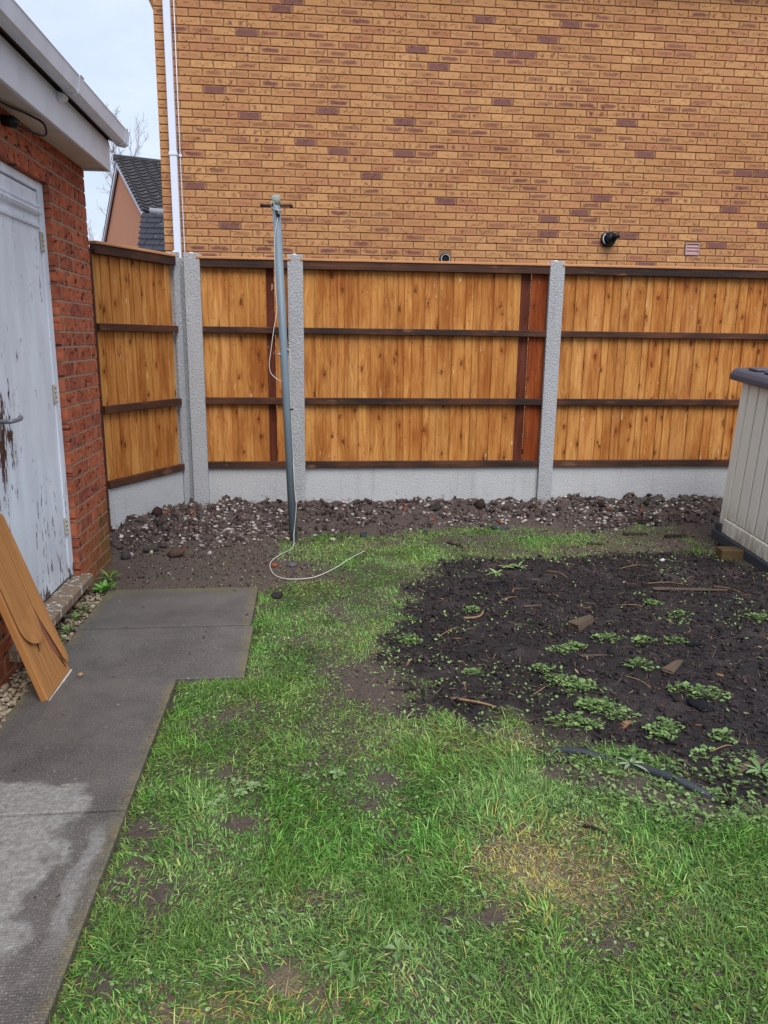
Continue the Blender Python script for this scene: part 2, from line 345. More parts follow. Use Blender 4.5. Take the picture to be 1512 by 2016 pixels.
def m_concrete(name, base, rip=True, rough_amt=.012):
    m, nt, b = mat(name); P = OBJ(nt); n1 = NOISE(nt, P, 3, 5, .6); n2 = NOISE(nt, P, 160, 3)
    lump = NOISE(nt, MAP(nt, P, (110, 110, 70)), 1., 2, .5, .5)
    c = MIX(nt, n1, tuple(x*.80 for x in base), tuple(x*1.15 for x in base)); c = MIX(nt, SS(nt, n2, .35, .7, .0, .4), c, tuple(x*1.3 for x in base))
    c = MIX(nt, SS(nt, NOISE(nt, P, 45, 2), .70, .78, 0, .6), c, tuple(x*.45 for x in base))
    c = MIX(nt, SS(nt, NOISE(nt, MAP(nt, P, (12, 12, 1.5)), 1., 4), .55, .8, 0, .35), c, tuple(x*.6 for x in base))
    W = POS(nt); wz = XYZ(nt, W)[2]; sp = NOISE(nt, MAP(nt, W, (14, 14, 22)), 1., 5, .7)
    mud = SS(nt, MT(nt, 'SUBTRACT', sp, MT(nt, 'MULTIPLY', MT(nt, 'SUBTRACT', wz, .16), 1.6)), .52, .62, 0, .55)
    c = MIX(nt, mud, c, lin(104, 90, 80))
    wt = SS(nt, NOISE(nt, MAP(nt, W, (9, 9, .9)), 1., 4, .6), .58, .75, 0, .30); c = MIX(nt, wt, c, tuple(x*.55 for x in base))
    put(nt, b.inputs['Base Color'], c); b.inputs['Roughness'].default_value = .9; b.inputs['Specular IOR Level'].default_value = .15
    BUMP(nt, b, MT(nt, 'ADD', lump, MT(nt, 'MULTIPLY', n2, .25)), rough_amt, 1.); return m
def m_slab():
    m, nt, b = mat('paving_concrete'); P = POS(nt); X = XYZ(nt, P)
    n1 = NOISE(nt, P, 4, 6, .6); n2 = NOISE(nt, P, 210, 4, .7); n3 = NOISE(nt, P, 22, 6, .75)
    wet = MIX(nt, SS(nt, n1, .2, .8), lin(78, 75, 73), lin(104, 100, 96)); wet = MIX(nt, SS(nt, n3, .50, .74, 0, .4), wet, lin(112, 106, 100)); wet = MIX(nt, SS(nt, n2, .55, .68, 0, .75), wet, lin(162, 153, 138)); wet = MIX(nt, SS(nt, n2, .44, .30, 0, .6), wet, lin(48, 45, 44))
    dry = MIX(nt, SS(nt, NOISE(nt, P, 60, 6, .8), .3, .7), lin(112, 110, 107), lin(156, 153, 149)); dry = MIX(nt, SS(nt, n2, .5, .75, 0, .3), dry, lin(112, 106, 98))
    ed = MT(nt, 'MULTIPLY', MT(nt, 'SUBTRACT', NOISE(nt, P, 7, 4, .6), .5), .32)
    # part dried patch over the near left slabs (shape of its own)
    a = MT(nt, 'MULTIPLY', SS(nt, MT(nt, 'ADD', X[0], ed), -.67, -.73), SS(nt, MT(nt, 'ADD', X[1], MT(nt, 'MULTIPLY', ed, .5)), 2.19, 2.16))
    a2 = MT(nt, 'MULTIPLY', SS(nt, NOISE(nt, P, 9, 4, .65), .60, .72), SS(nt, X[1], 2.05, 1.7))
    streak = MT(nt, 'MULTIPLY', SS(nt, MT(nt, 'ABSOLUTE', MT(nt, 'ADD', MT(nt, 'ADD', X[0], .595), MT(nt, 'MULTIPLY', ed, .35))), .035, .012), MT(nt, 'MULTIPLY', SS(nt, X[1], 1.99, 1.9), SS(nt, X[1], 1.45, 1.6)))
    gap = SS(nt, MT(nt, 'ABSOLUTE', MT(nt, 'SUBTRACT', X[1], 1.42)), .05, .10, .35, 1)
    k = MT(nt, 'MAXIMUM', MT(nt, 'MULTIPLY', a, gap), MT(nt, 'MAXIMUM', MT(nt, 'MULTIPLY', a2, .30), MT(nt, 'MULTIPLY', streak, .7)))
    c = MIX(nt, k, wet, dry)
    # algae towards the edges
    A = XYZ(nt, ATT(nt, 'nrm').outputs['Vector'])
    em = SS(nt, MT(nt, 'ADD', MT(nt, 'ABSOLUTE', A[0]), MT(nt, 'MULTIPLY', ed, .5)), .84, 1.0)
    em2 = SS(nt, MT(nt, 'ADD', X[1], MT(nt, 'MULTIPLY', ed, 1.2)), 3.93, 4.06)
    c = MIX(nt, MT(nt, 'MULTIPLY', em, SS(nt, n3, .40, .66, .1, .75)), c, lin(126, 116, 74))
    c = MIX(nt, MT(nt, 'MULTIPLY', em2, .55), c, lin(100, 98, 52))
    sp = SS(nt, NOISE(nt, P, 38, 2, .5), .73, .78)
    c = MIX(nt, MT(nt, 'MULTIPLY', sp, .6), c, lin(164, 158, 140))
    c = MIX(nt, MT(nt, 'MULTIPLY', SS(nt, NOISE(nt, MAP(nt, P, (1, 1, 1), (7, 3, 0)), 30, 2, .5), .72, .77), .8), c, lin(44, 40, 38))
    put(nt, b.inputs['Base Color'], c)
    put(nt, b.inputs['Roughness'], MT(nt, 'ADD', .55, MT(nt, 'MULTIPLY', k, .35))); b.inputs['Specular IOR Level'].default_value = .28
    dm = T(nt, 'TexVoronoi', {'Vector': P, 'Scale': 130., 'Randomness': .35}).outputs['Distance']
    BUMP(nt, b, MT(nt, 'ADD', MT(nt, 'MULTIPLY', dm, .8), MT(nt, 'MULTIPLY', n2, .5)), .0035, 1.); return m
def m_ground():
    m, nt, b = mat('soil'); P = POS(nt); Z = XYZ(nt, T(nt, 'Attribute', attribute_name='zone').outputs['Color'])
    n1 = NOISE(nt, P, 3, 6, .6); n2 = NOISE(nt, P, 45, 5, .65); n3 = NOISE(nt, P, 160, 3, .6)
    soil = MIX(nt, n2, lin(68, 58, 53), lin(112, 99, 90)); soil = MIX(nt, SS(nt, n1, .4, .7, 0, .5), soil, lin(86, 73, 66))
    soil = MIX(nt, SS(nt, n3, .62, .75, 0, .4), soil, lin(142, 128, 114))
    bed = MIX(nt, n2, lin(23, 20, 21), lin(58, 50, 50)); bed = MIX(nt, SS(nt, n1, .50, .72, 0, .6), bed, lin(90, 78, 77))
    md = MIX(nt, n2, lin(50, 42, 40), lin(106, 92, 86)); md = MIX(nt, SS(nt, n3, .64, .74, 0, .5), md, lin(164, 150, 142))
    c = MIX(nt, Z[0], soil, bed); c = MIX(nt, Z[1], c, md)
    straw = MIX(nt, n3, lin(120, 108, 82), lin(176, 160, 124)); c = MIX(nt, MT(nt, 'MULTIPLY', Z[2], .8), c, straw)
    put(nt, b.inputs['Base Color'], c); b.inputs['Roughness'].default_value = .78; b.inputs['Specular IOR Level'].default_value = .3
    BUMP(nt, b, MT(nt, 'ADD', n2, MT(nt, 'MULTIPLY', n3, .5)), .018, 1.); return m
def m_attr(name, rough=.7, spec=.25, transl=.0, bump=0., bscale=120):
    m, nt, b = mat(name); c = ATT(nt, 'col').outputs['Color']
    if bump:
        n = NOISE(nt, POS(nt), bscale, 4); c = MIX(nt, SS(nt, n, .3, .7), MIX(nt, 1., c, (.68, .68, .68), 'MULTIPLY'), c); BUMP(nt, b, n, bump)
    put(nt, b.inputs['Base Color'], c); b.inputs['Roughness'].default_value = rough; b.inputs['Specular IOR Level'].default_value = spec
    if transl:
        t = T(nt, 'BsdfTranslucent', {'Color': c}); mx = T(nt, 'MixShader', {0: transl, 1: b.outputs[0], 2: t.outputs[0]})
        out = [n for n in nt.nodes if n.type == 'OUTPUT_MATERIAL'][0]; nt.links.new(mx.outputs[0], out.inputs[0])
    return m
def m_peeling(name, paint, wood, amount):
    m, nt, b = mat(name); P = POS(nt); X = XYZ(nt, P)
    n = NOISE(nt, MAP(nt, P, (30, 30, 7)), 1., 5, .68); n2 = NOISE(nt, MAP(nt, P, (90, 90, 14)), 1., 4, .6); big = NOISE(nt, P, 2.6, 3)
    hy = MT(nt, 'MULTIPLY', SS(nt, X[1], 3.50, 3.15), SS(nt, MT(nt, 'ABSOLUTE', MT(nt, 'SUBTRACT', X[2], .95)), .42, .05))
    lo = SS(nt, X[2], .26, .12); mid = MT(nt, 'MULTIPLY', SS(nt, X[2], .95, .45), SS(nt, big, .45, .65))
    th = MT(nt, 'SUBTRACT', amount, MT(nt, 'ADD', MT(nt, 'MULTIPLY', hy, .17), MT(nt, 'ADD', MT(nt, 'MULTIPLY', lo, .12), MT(nt, 'MULTIPLY', mid, .05))))
    f = MT(nt, 'ADD', MT(nt, 'MULTIPLY', n, .7), MT(nt, 'MULTIPLY', n2, .3))
    k = SS(nt, MT(nt, 'SUBTRACT', f, th), 0., .018)
    pc = MIX(nt, SS(nt, NOISE(nt, MAP(nt, P, (9, 9, 2)), 1., 5, .6), .35, .7), tuple(x*.84 for x in paint), paint)
    pc = MIX(nt, MT(nt, 'MULTIPLY', SS(nt, X[2], .6, .1), MT(nt, 'MULTIPLY', big, .35)), pc, lin(150, 150, 136))
    wc = MIX(nt, n2, tuple(x*.55 for x in wood), wood)
    put(nt, b.inputs['Base Color'], MIX(nt, k, pc, wc)); b.inputs['Roughness'].default_value = .5
    BUMP(nt, b, MT(nt, 'ADD', MT(nt, 'SUBTRACT', 1, k), MT(nt, 'MULTIPLY', n2, .25)), .002, .8); return m
def m_painted(name, col, dirt=.4):
    m, nt, b = mat(name); P = POS(nt)
    n = NOISE(nt, P, 7, 5, .6); sp = SS(nt, NOISE(nt, MAP(nt, P, (50, 50, 30)), 1., 3), .70, .76)
    c = MIX(nt, SS(nt, n, .4, .75, 0, dirt), col, tuple(x*.6 for x in col)); c = MIX(nt, MT(nt, 'MULTIPLY', sp, .55), c, lin(70, 66, 62))
    put(nt, b.inputs['Base Color'], c); b.inputs['Roughness'].default_value = .45; return m
def m_laminate():
    m, nt, b = mat('oak_laminate'); Q = OBJ(nt, False)
    g = NOISE(nt, MAP(nt, Q, (130, 130, 2.4)), 1., 4, .55, .15); f = NOISE(nt, MAP(nt, Q, (240, 420, 9)), 1., 3)
    c = MIX(nt, SS(nt, g, .30, .72), lin(158, 106, 60), lin(184, 130, 78)); c = MIX(nt, SS(nt, f, .55, .8, 0, .45), c, lin(118, 72, 36))
    put(nt, b.inputs['Base Color'], c); b.inputs['Roughness'].default_value = .45; BUMP(nt, b, f, .0008); return m
def m_shed_plastic():
    m, nt, b = mat('cream_plastic'); Q = OBJ(nt)
    g = NOISE(nt, MAP(nt, Q, (6, 26, 3), (0, 0, 0)), 1., 3, .5, 1.2); X = XYZ(nt, OBJ(nt, False))
    c = MIX(nt, g, lin(230, 226, 210), lin(240, 237, 224))
    d = MT(nt, 'MULTIPLY', SS(nt, X[2], .34, .04), SS(nt, NOISE(nt, MAP(nt, Q, (20, 30, 8)), 1., 4), .38, .62, .15, .9))
    c = MIX(nt, MT(nt, 'MULTIPLY', d, .75), c, lin(134, 118, 84))
    put(nt, b.inputs['Base Color'], c); b.inputs['Roughness'].default_value = .5; BUMP(nt, b, g, .002); return m
def m_rooftile(name, a, c2):
    m, nt, b = mat(name); P = POS(nt); c = MIX(nt, NOISE(nt, P, 3, 5), a, c2); c = MIX(nt, SS(nt, NOISE(nt, P, 6, 3), .66, .72, 0, .6), c, lin(150, 150, 150))
    put(nt, b.inputs['Base Color'], c); b.inputs['Roughness'].default_value = .6; return m
def m_gravity_wood(name, a, c2):
    m, nt, b = mat(name); Q = OBJ(nt); g = NOISE(nt, MAP(nt, Q, (4, 60, 60)), 1., 4)
    put(nt, b.inputs['Base Color'], MIX(nt, g, a, c2)); b.inputs['Roughness'].default_value = .8; BUMP(nt, b, g, .003); return m

BUFF = m_buff_brick(); REDB = m_red_brick()
BUFF_MORTAR = m_mortar('brown_mortar', lin(122, 90, 67), lin(152, 116, 88)); RED_MORTAR = m_mortar('grey_mortar', lin(124, 108, 92), lin(166, 148, 126))
WOOD = m_fence_wood(); RAIL = m_rail(); CAPW = m_gravity_wood('capping_wood', lin(170, 112, 70), lin(206, 152, 106))
CONC = m_concrete('post_concrete', (.395, .395, .405), rough_amt=.011); GRAVB = m_concrete('gravel_board_concrete', (.45, .45, .455), rough_amt=.006)
SLAB = m_slab(); SOIL = m_ground()
GRASS = m_attr('grass_blade', .55, .3, .28); LEAF = m_attr('weed_leaf', .5, .35, .2); STONE = m_attr('rubble_stone', .9, .12, 0, .010, 110); CHIP = m_attr('bark_chip', .8, .25, 0, .003, 200)
DOORP = m_peeling('peeling_white_paint', lin(228, 234, 243), lin(84, 52, 44), .615); SILLP = m_peeling('worn_sill_paint', lin(206, 206, 204), lin(140, 120, 98), .56)
FASC = m_painted('fascia_paint', lin(226, 230, 238), .3); GUTT = m_painted('gutter_plastic', lin(220, 225, 235), .35); SOFF = m_painted('soffit_paint', lin(214, 210, 206), .45)
UPVC = m_plain('white_pipe', lin(214, 220, 234), .35, .04, 6); BLACK = m_plain('black_plastic', lin(24, 26, 30), .4, .2); DARKGAP = m_plain('dark_gap', lin(26, 22, 20), .9)
STEEL = m_plain('blue_grey_steel', lin(110, 124, 134), .45, .10, 12, .0, .4); WEATH = m_plain('weathered_top', lin(146, 150, 140), .8, .25, 60, .002)
RUST = m_plain('rusty_rod', lin(72, 50, 42), .7, .35, 60); ROPE = m_plain('white_cord', lin(206, 202, 190), .7, .1, 60)
BRASS = m_plain('old_brass', lin(172, 164, 146), .5, .25, 60, 0, .4); HANDLE = m_plain('grey_metal', lin(128, 132, 138), .4, .1, 20, 0, .5, .4)
LAMI = m_laminate(); CORE = m_plain('chipboard_edge', lin(216, 210, 200), .8, .12, 120, .001); VENB = m_plain('veneer_back', lin(132, 84, 66), .8, .2, 60)
CREAM = m_shed_plastic(); LID = m_plain('grey_lid_plastic', lin(84, 83, 93), .5, .08, 40, .0015); BASEP = m_plain('dark_base_plastic', lin(62, 66, 74), .55, .12, 30)
LIDTOP = LID; PINK = m_plain('terracotta_vent', lin(174, 136, 136), .7, .08, 30); VFR = m_plain('vent_frame', lin(182, 152, 146), .7, .08, 30)
TILE = m_rooftile('dark_roof_tile', lin(44, 41, 43), lin(68, 63, 64)); SLATE = m_rooftile('dark_slate', lin(30, 30, 37), lin(50, 50, 58)); RBR = m_rooftile('brown_roof_tile', lin(92, 66, 56), lin(120, 90, 76))
FARBR = m_mortar('far_brick', lin(194, 132, 102), lin(212, 150, 118)); LEADG = m_plain('grey_gutter', lin(146, 150, 154), .5, .08, 8)
TWIG = m_plain('bare_twig', lin(150, 142, 142), .9, .2, 9); BLOCKW = m_gravity_wood('block_timber', lin(70, 56, 38), lin(116, 94, 62)); OLDW = m_gravity_wood('old_grey_wood', lin(54, 44, 38), lin(108, 90, 74))
DARKW = m_gravity_wood('dark_wet_wood', lin(34, 26, 24), lin(70, 54, 46)); PALEW = m_gravity_wood('pale_split_wood', lin(104, 82, 58), lin(160, 130, 96)); EDGP = m_plain('edging_plastic', lin(52, 56, 60), .5, .2, 30, .001)
VENEER = LAMI

# ------------------------------------------------------------------ ground
def ground():
    def axis(lo, hi, st, far):
        a = list(np.arange(lo, hi+1e-6, st)); s = st; x = lo; pre = []
        while x > -far: s *= 1.35; x -= s; pre.append(x)
        s = st; x = hi; post = []
        while x < far: s *= 1.35; x += s; post.append(x)
        return np.array(pre[::-1]+a+post)
    xs = axis(-1.5, 4.0, .023, 260); ys = axis(.5, 5.72, .023, 260)
    X, Y = np.meshgrid(xs, ys); Z = height(X.ravel(), Y.ravel()).reshape(X.shape)
    V = np.stack([X.ravel(), Y.ravel(), Z.ravel()], 1); nx, ny = len(xs), len(ys)
    i = np.arange(nx-1)[None, :]+np.arange(ny-1)[:, None]*nx; i = i.ravel()
    me = npmesh('ground', V, np.stack([i, i+1, i+1+nx, i+nx], 1), True)
    x, y = V[:, 0], V[:, 1]
    bed = sst(-.10, .06, polydist(x, y, BED)+.28*(fbm(x*4, y*4, 3)-.5)+.08*(vn(x*14, y*14, 5)-.5)); md = np.clip(mound(x, y)*4, 0, 1)*(y < 5.8)
    st = np.zeros(len(x))
    for cx, cy, r in ((-.22, 1.33, .16), (.0, 1.34, .14), (-.06, 1.40, .05), (.65, 1.68, .22)): st = np.maximum(st, sst(r*1.2, r*.5, np.hypot((x-cx), (y-cy)*1.2)))
    setcol(me, np.stack([bed, md, st*.55*fbm(x*20, y*20, 2)*1.4], 1).clip(0, 1), 'zone')
    tag(link('ground', me, mat=SOIL), kind='structure')
ground()

# ------------------------------------------------------------------ bricks
def brickdata(L, Hh, D, seed, u0=-1., u1=1., ch=.0028):
    """front face at y=0 looking to -y, x 0..L, z 0..Hh; returns verts, faces, nrm, rnd"""
    r = random.Random(seed); j = lambda: r.uniform(-.0012, .0012)
    o = [(0, ch, 0), (L, ch, 0), (L, ch, Hh), (0, ch, Hh)]; dy = r.uniform(-.5, .5)*ch
    f = [(ch+j(), dy, ch+j()), (L-ch+j(), dy+j(), ch+j()), (L-ch+j(), dy+j(), Hh-ch+j()), (ch+j(), dy, Hh-ch+j())]
    b = [(0, D, 0), (L, D, 0), (L, D, Hh), (0, D, Hh)]
    v = f+o+b; F = [[0, 1, 2, 3]]
    for k in range(4):
        n = (k+1) % 4; F += [[k, 4+k, 4+n, n], [4+k, 8+k, 8+n, 4+n]]
    r1, r2, r3, r4 = r.random(), r.random(), r.random(), r.random()
    nrm = [(u0+(u1-u0)*p[0]/L, 2*p[2]/Hh-1, r1) for p in v]
    return v, F, nrm, [(r2, r3, r4)]*12
def brickmesh(name, L, Hh, D, seed, mt, u0=-1., u1=1., ch=.0028):
    v, F, nrm, rnd = brickdata(L, Hh, D, seed, u0, u1, ch); me = pymesh(name, v, F); setvec(me, nrm, 'nrm'); setvec(me, rnd, 'rnd'); me.materials.append(mt); return me
def brickjoin(name, items, mt, parent, rz=0., D=.05):
    """items (origin, L, H, seed): one joined mesh"""
    V, F, N, Q = [], [], [], []; c, s = math.cos(rz), math.sin(rz)
    for (o, L, Hh, sd, u0, u1) in items:
        v, f, n, q = brickdata(L, Hh, D, sd, u0, u1); k = len(V)
        V += [(o[0]+p[0]*c-p[1]*s, o[1]+p[0]*s+p[1]*c, o[2]+p[2]) for p in v]; F += [[i+k for i in a] for a in f]; N += n; Q += q
    me = pymesh(name, V, F); setvec(me, N, 'nrm'); setvec(me, Q, 'rnd'); me.materials.append(mt)
    return tag(link(name, me, parent), kind='stuff')
def proj(p):
    d = Vector(p)-Vector((0, 0, CAM_H)); z = d.dot(CF); return 756+1490*d.dot(CR)/z, 1008-1490*d.dot(CU)/z, z

# ------------------------------------------------------------------ neighbour's house
NY = 8.4
def neighbour():
    h = empty('brick_house', (0, 0, 0)); tag(h, 'large buff brick house wall rising behind the timber fence', 'house')
    X0, X1, ZT = -1.45, 7.2, 5.25
    box('wall_core', X0+.012, X1, NY+.010, NY+5.5, -.2, ZT, BUFF_MORTAR, h)
    holes = [(1.477-.062, 1.477+.062, 2.232-.062, 2.232+.062), (4.142, 4.316, 2.30, 2.438)]
    items = []
    for k in range(0, 71):
        z = k*.075-.02
        if z+.065 > ZT: break
        off = 0 if k % 2 else .1125
        # corner header column left of the downpipe
        items.append((X0, .100, z, -1, -.1)); x = X0+.1125-off
        first = True
        while x < X1:
            a, b = x, min(x+.215, X1); u0, u1 = -1., 1.
            if first and off == .1125: a = X0+.1125
            first = False
            segs = [(a, b)]
            for hx0, hx1, hz0, hz1 in holes:
                if z < hz1 and z+.065 > hz0:
                    ns = []
                    for p, q in segs:
                        if q <= hx0 or p >= hx1: ns.append((p, q)); continue
                        if hx0-p > .03: ns.append((p, hx0-.004))
                        if q-hx1 > .03: ns.append((hx1+.004, q))
                    segs = ns
            for p, q in segs:
                if q-p > .03: items.append((p, q-p, z, -1+2*(p-x)/.215, -1+2*(q-x)/.215))
            x += .225
    vis = []
    for it in items:
        px, py, d = proj((it[0]+it[1]/2, NY, it[2]+.0325)); 
        if -20 < px < 1530 and -10 < py < 518 and it[1] > .2: vis.append((it[1]*.065/d**2, it))
    vis.sort(key=lambda t: -t[0]); top = set(id(t[1]) for t in vis[:296])
    var = [brickmesh('brick', .215, .065, .06, 1000+i, BUFF) for i in range(60)]
    rest = []; n = 0; rr = random.Random(3)
    for it in items:
        if id(it) in top:
            link('brick', var[rr.randrange(60)], h, (it[0], NY, it[2]))
        else:
            rest.append(((it[0], NY, it[2]), it[1], .065, 5000+n, it[3], it[4])); n += 1
    brickjoin('remaining_brickwork', rest, BUFF, h, D=.06)
    # eaves, roof (above the frame)
    box('fascia', X0-.25, X1, NY-.22, NY-.19, 5.05, 5.27, UPVC, h); box('soffit', X0-.25, X1, NY-.188, NY+.0, 5.06, 5.075, UPVC, h)
    prism('roof', [(NY-.30, 5.26), (NY+2.7, 7.2), (NY+5.7, 5.26), (NY+5.7, 5.18), (NY+2.7, 7.1), (NY-.30, 5.18)], 'x', X0-.3, X1+.3, RBR, h)
    prism('kneeler', [(X0+.004, 4.43), (X0-.05, 4.55), (X0-.19, 5.05), (X0+.004, 5.05)], 'y', NY+.012, NY+.4, BUFF_MORTAR, h)
    # downpipe
    box('downpipe', -1.345, -1.275, NY-.085, NY-.02, 0, 5.1, UPVC, h, .006, 2)
    for z in (3.14, 1.3, 4.75):
        c = box('pipe_clip', -1.352, -1.268, NY-.092, NY-.004, z-.014, z+.014, UPVC, h, .003)
        box('clip_ear', -1.262, -1.235, NY-.020, NY-.003, z-.012, z+.012, UPVC, c)
    tube('cable', [(-1.247, NY-.012, 0), (-1.247, NY-.012, 1.5), (-1.252, NY-.012, 3.1), (-1.247, NY-.012, 5.05)], .005, UPVC, h, 6)
    # black flue with side outlet
    fx, fz = 3.262, 2.448
    v, f = tubedata([(fx, NY-.002, fz), (fx, NY-.03, fz), (fx, NY-.035, fz)], [.082, .082, .070], 28); fl = link('flue', pymesh('flue', v, f), h, mat=BLACK)
    tube('flue_pipe', [(fx, NY-.03, fz), (fx+.01, NY-.12, fz+.005)], .050, BLACK, fl, 20)
    tube('flue_spout', [(fx+.01, NY-.11, fz+.01), (fx+.075, NY-.14, fz+.03)], .030, BLACK, fl, 16)
    pts = [(fx+.062*math.cos(a)-.004, NY-.042, fz+.062*math.sin(a)) for a in np.linspace(R(130), R(235), 10)]; tube('seal_ring', pts, .005, UPVC, fl, 6)
    # pipe sleeve through the wall
    sx, sz = 1.477, 2.205
    ring = []; fs = []
    for i in range(24):
        a = 2*math.pi*i/24; c, s = math.cos(a), math.sin(a)
        ring += [(sx+.046*c, NY-.045, sz+.046*s), (sx+.0425*c, NY-.045, sz+.0425*s), (sx+.0425*c, NY+.008, sz+.0425*s), (sx+.046*c, NY+.008, sz+.046*s)]
    for i in range(24):
        a, b = 4*i, 4*((i+1) % 24); fs += [[a, b, b+1, a+1], [a+1, b+1, b+2, a+2], [a, a+3, b+3, b]]
    sl = link('pipe_sleeve', pymesh('pipe_sleeve', ring, fs), h, mat=UPVC)
    v, f = tubedata([(sx-.002, NY-.004, sz), (sx-.002, NY-.003, sz)], .060, 24); link('sleeve_collar', pymesh('sleeve_collar', v, f), sl, mat=BLACK)
    v, f = tubedata([(sx, NY-.030, sz), (sx, NY-.003, sz)], .042, 24); link('pipe_opening', pymesh('pipe_opening', v, f), sl, mat=DARKGAP)
    # louvred air brick
    vx0, vx1, vz0, vz1 = 4.152, 4.308, 2.305, 2.432
    fr = link('air_vent', pymesh('air_vent', *frame(vx0, vx1, vz0, vz1, .010, NY-.014, NY+.01)), h, mat=VFR)
    box('vent_back', vx0+.011, vx1-.011, NY+.001, NY+.008, vz0+.011, vz1-.011, PINK, fr)
    for i in range(3):
        z0 = vz0+.013+i*(vz1-vz0-.026)/3
        prism('louvre', [(NY-.012, z0), (NY+.0005, z0+.030), (NY+.0005, z0), ], 'x', vx0+.0115, vx1-.0115, PINK, fr)
def frame(x0, x1, z0, z1, t, y0, y1):
    o = [(x0, z0), (x1, z0), (x1, z1), (x0, z1)]; i = [(x0+t, z0+t), (x1-t, z0+t), (x1-t, z1-t), (x0+t, z1-t)]
    v = [(p[0], y0, p[1]) for p in o]+[(p[0], y0, p[1]) for p in i]+[(p[0], y1, p[1]) for p in o]+[(p[0], y1, p[1]) for p in i]
    f = []
    for k in range(4):
        n = (k+1) % 4; f += [[k, n, 4+n, 4+k], [k, 8+k, 8+n, n], [4+k, 4+n, 12+n, 12+k]]
    return v, f
neighbour()

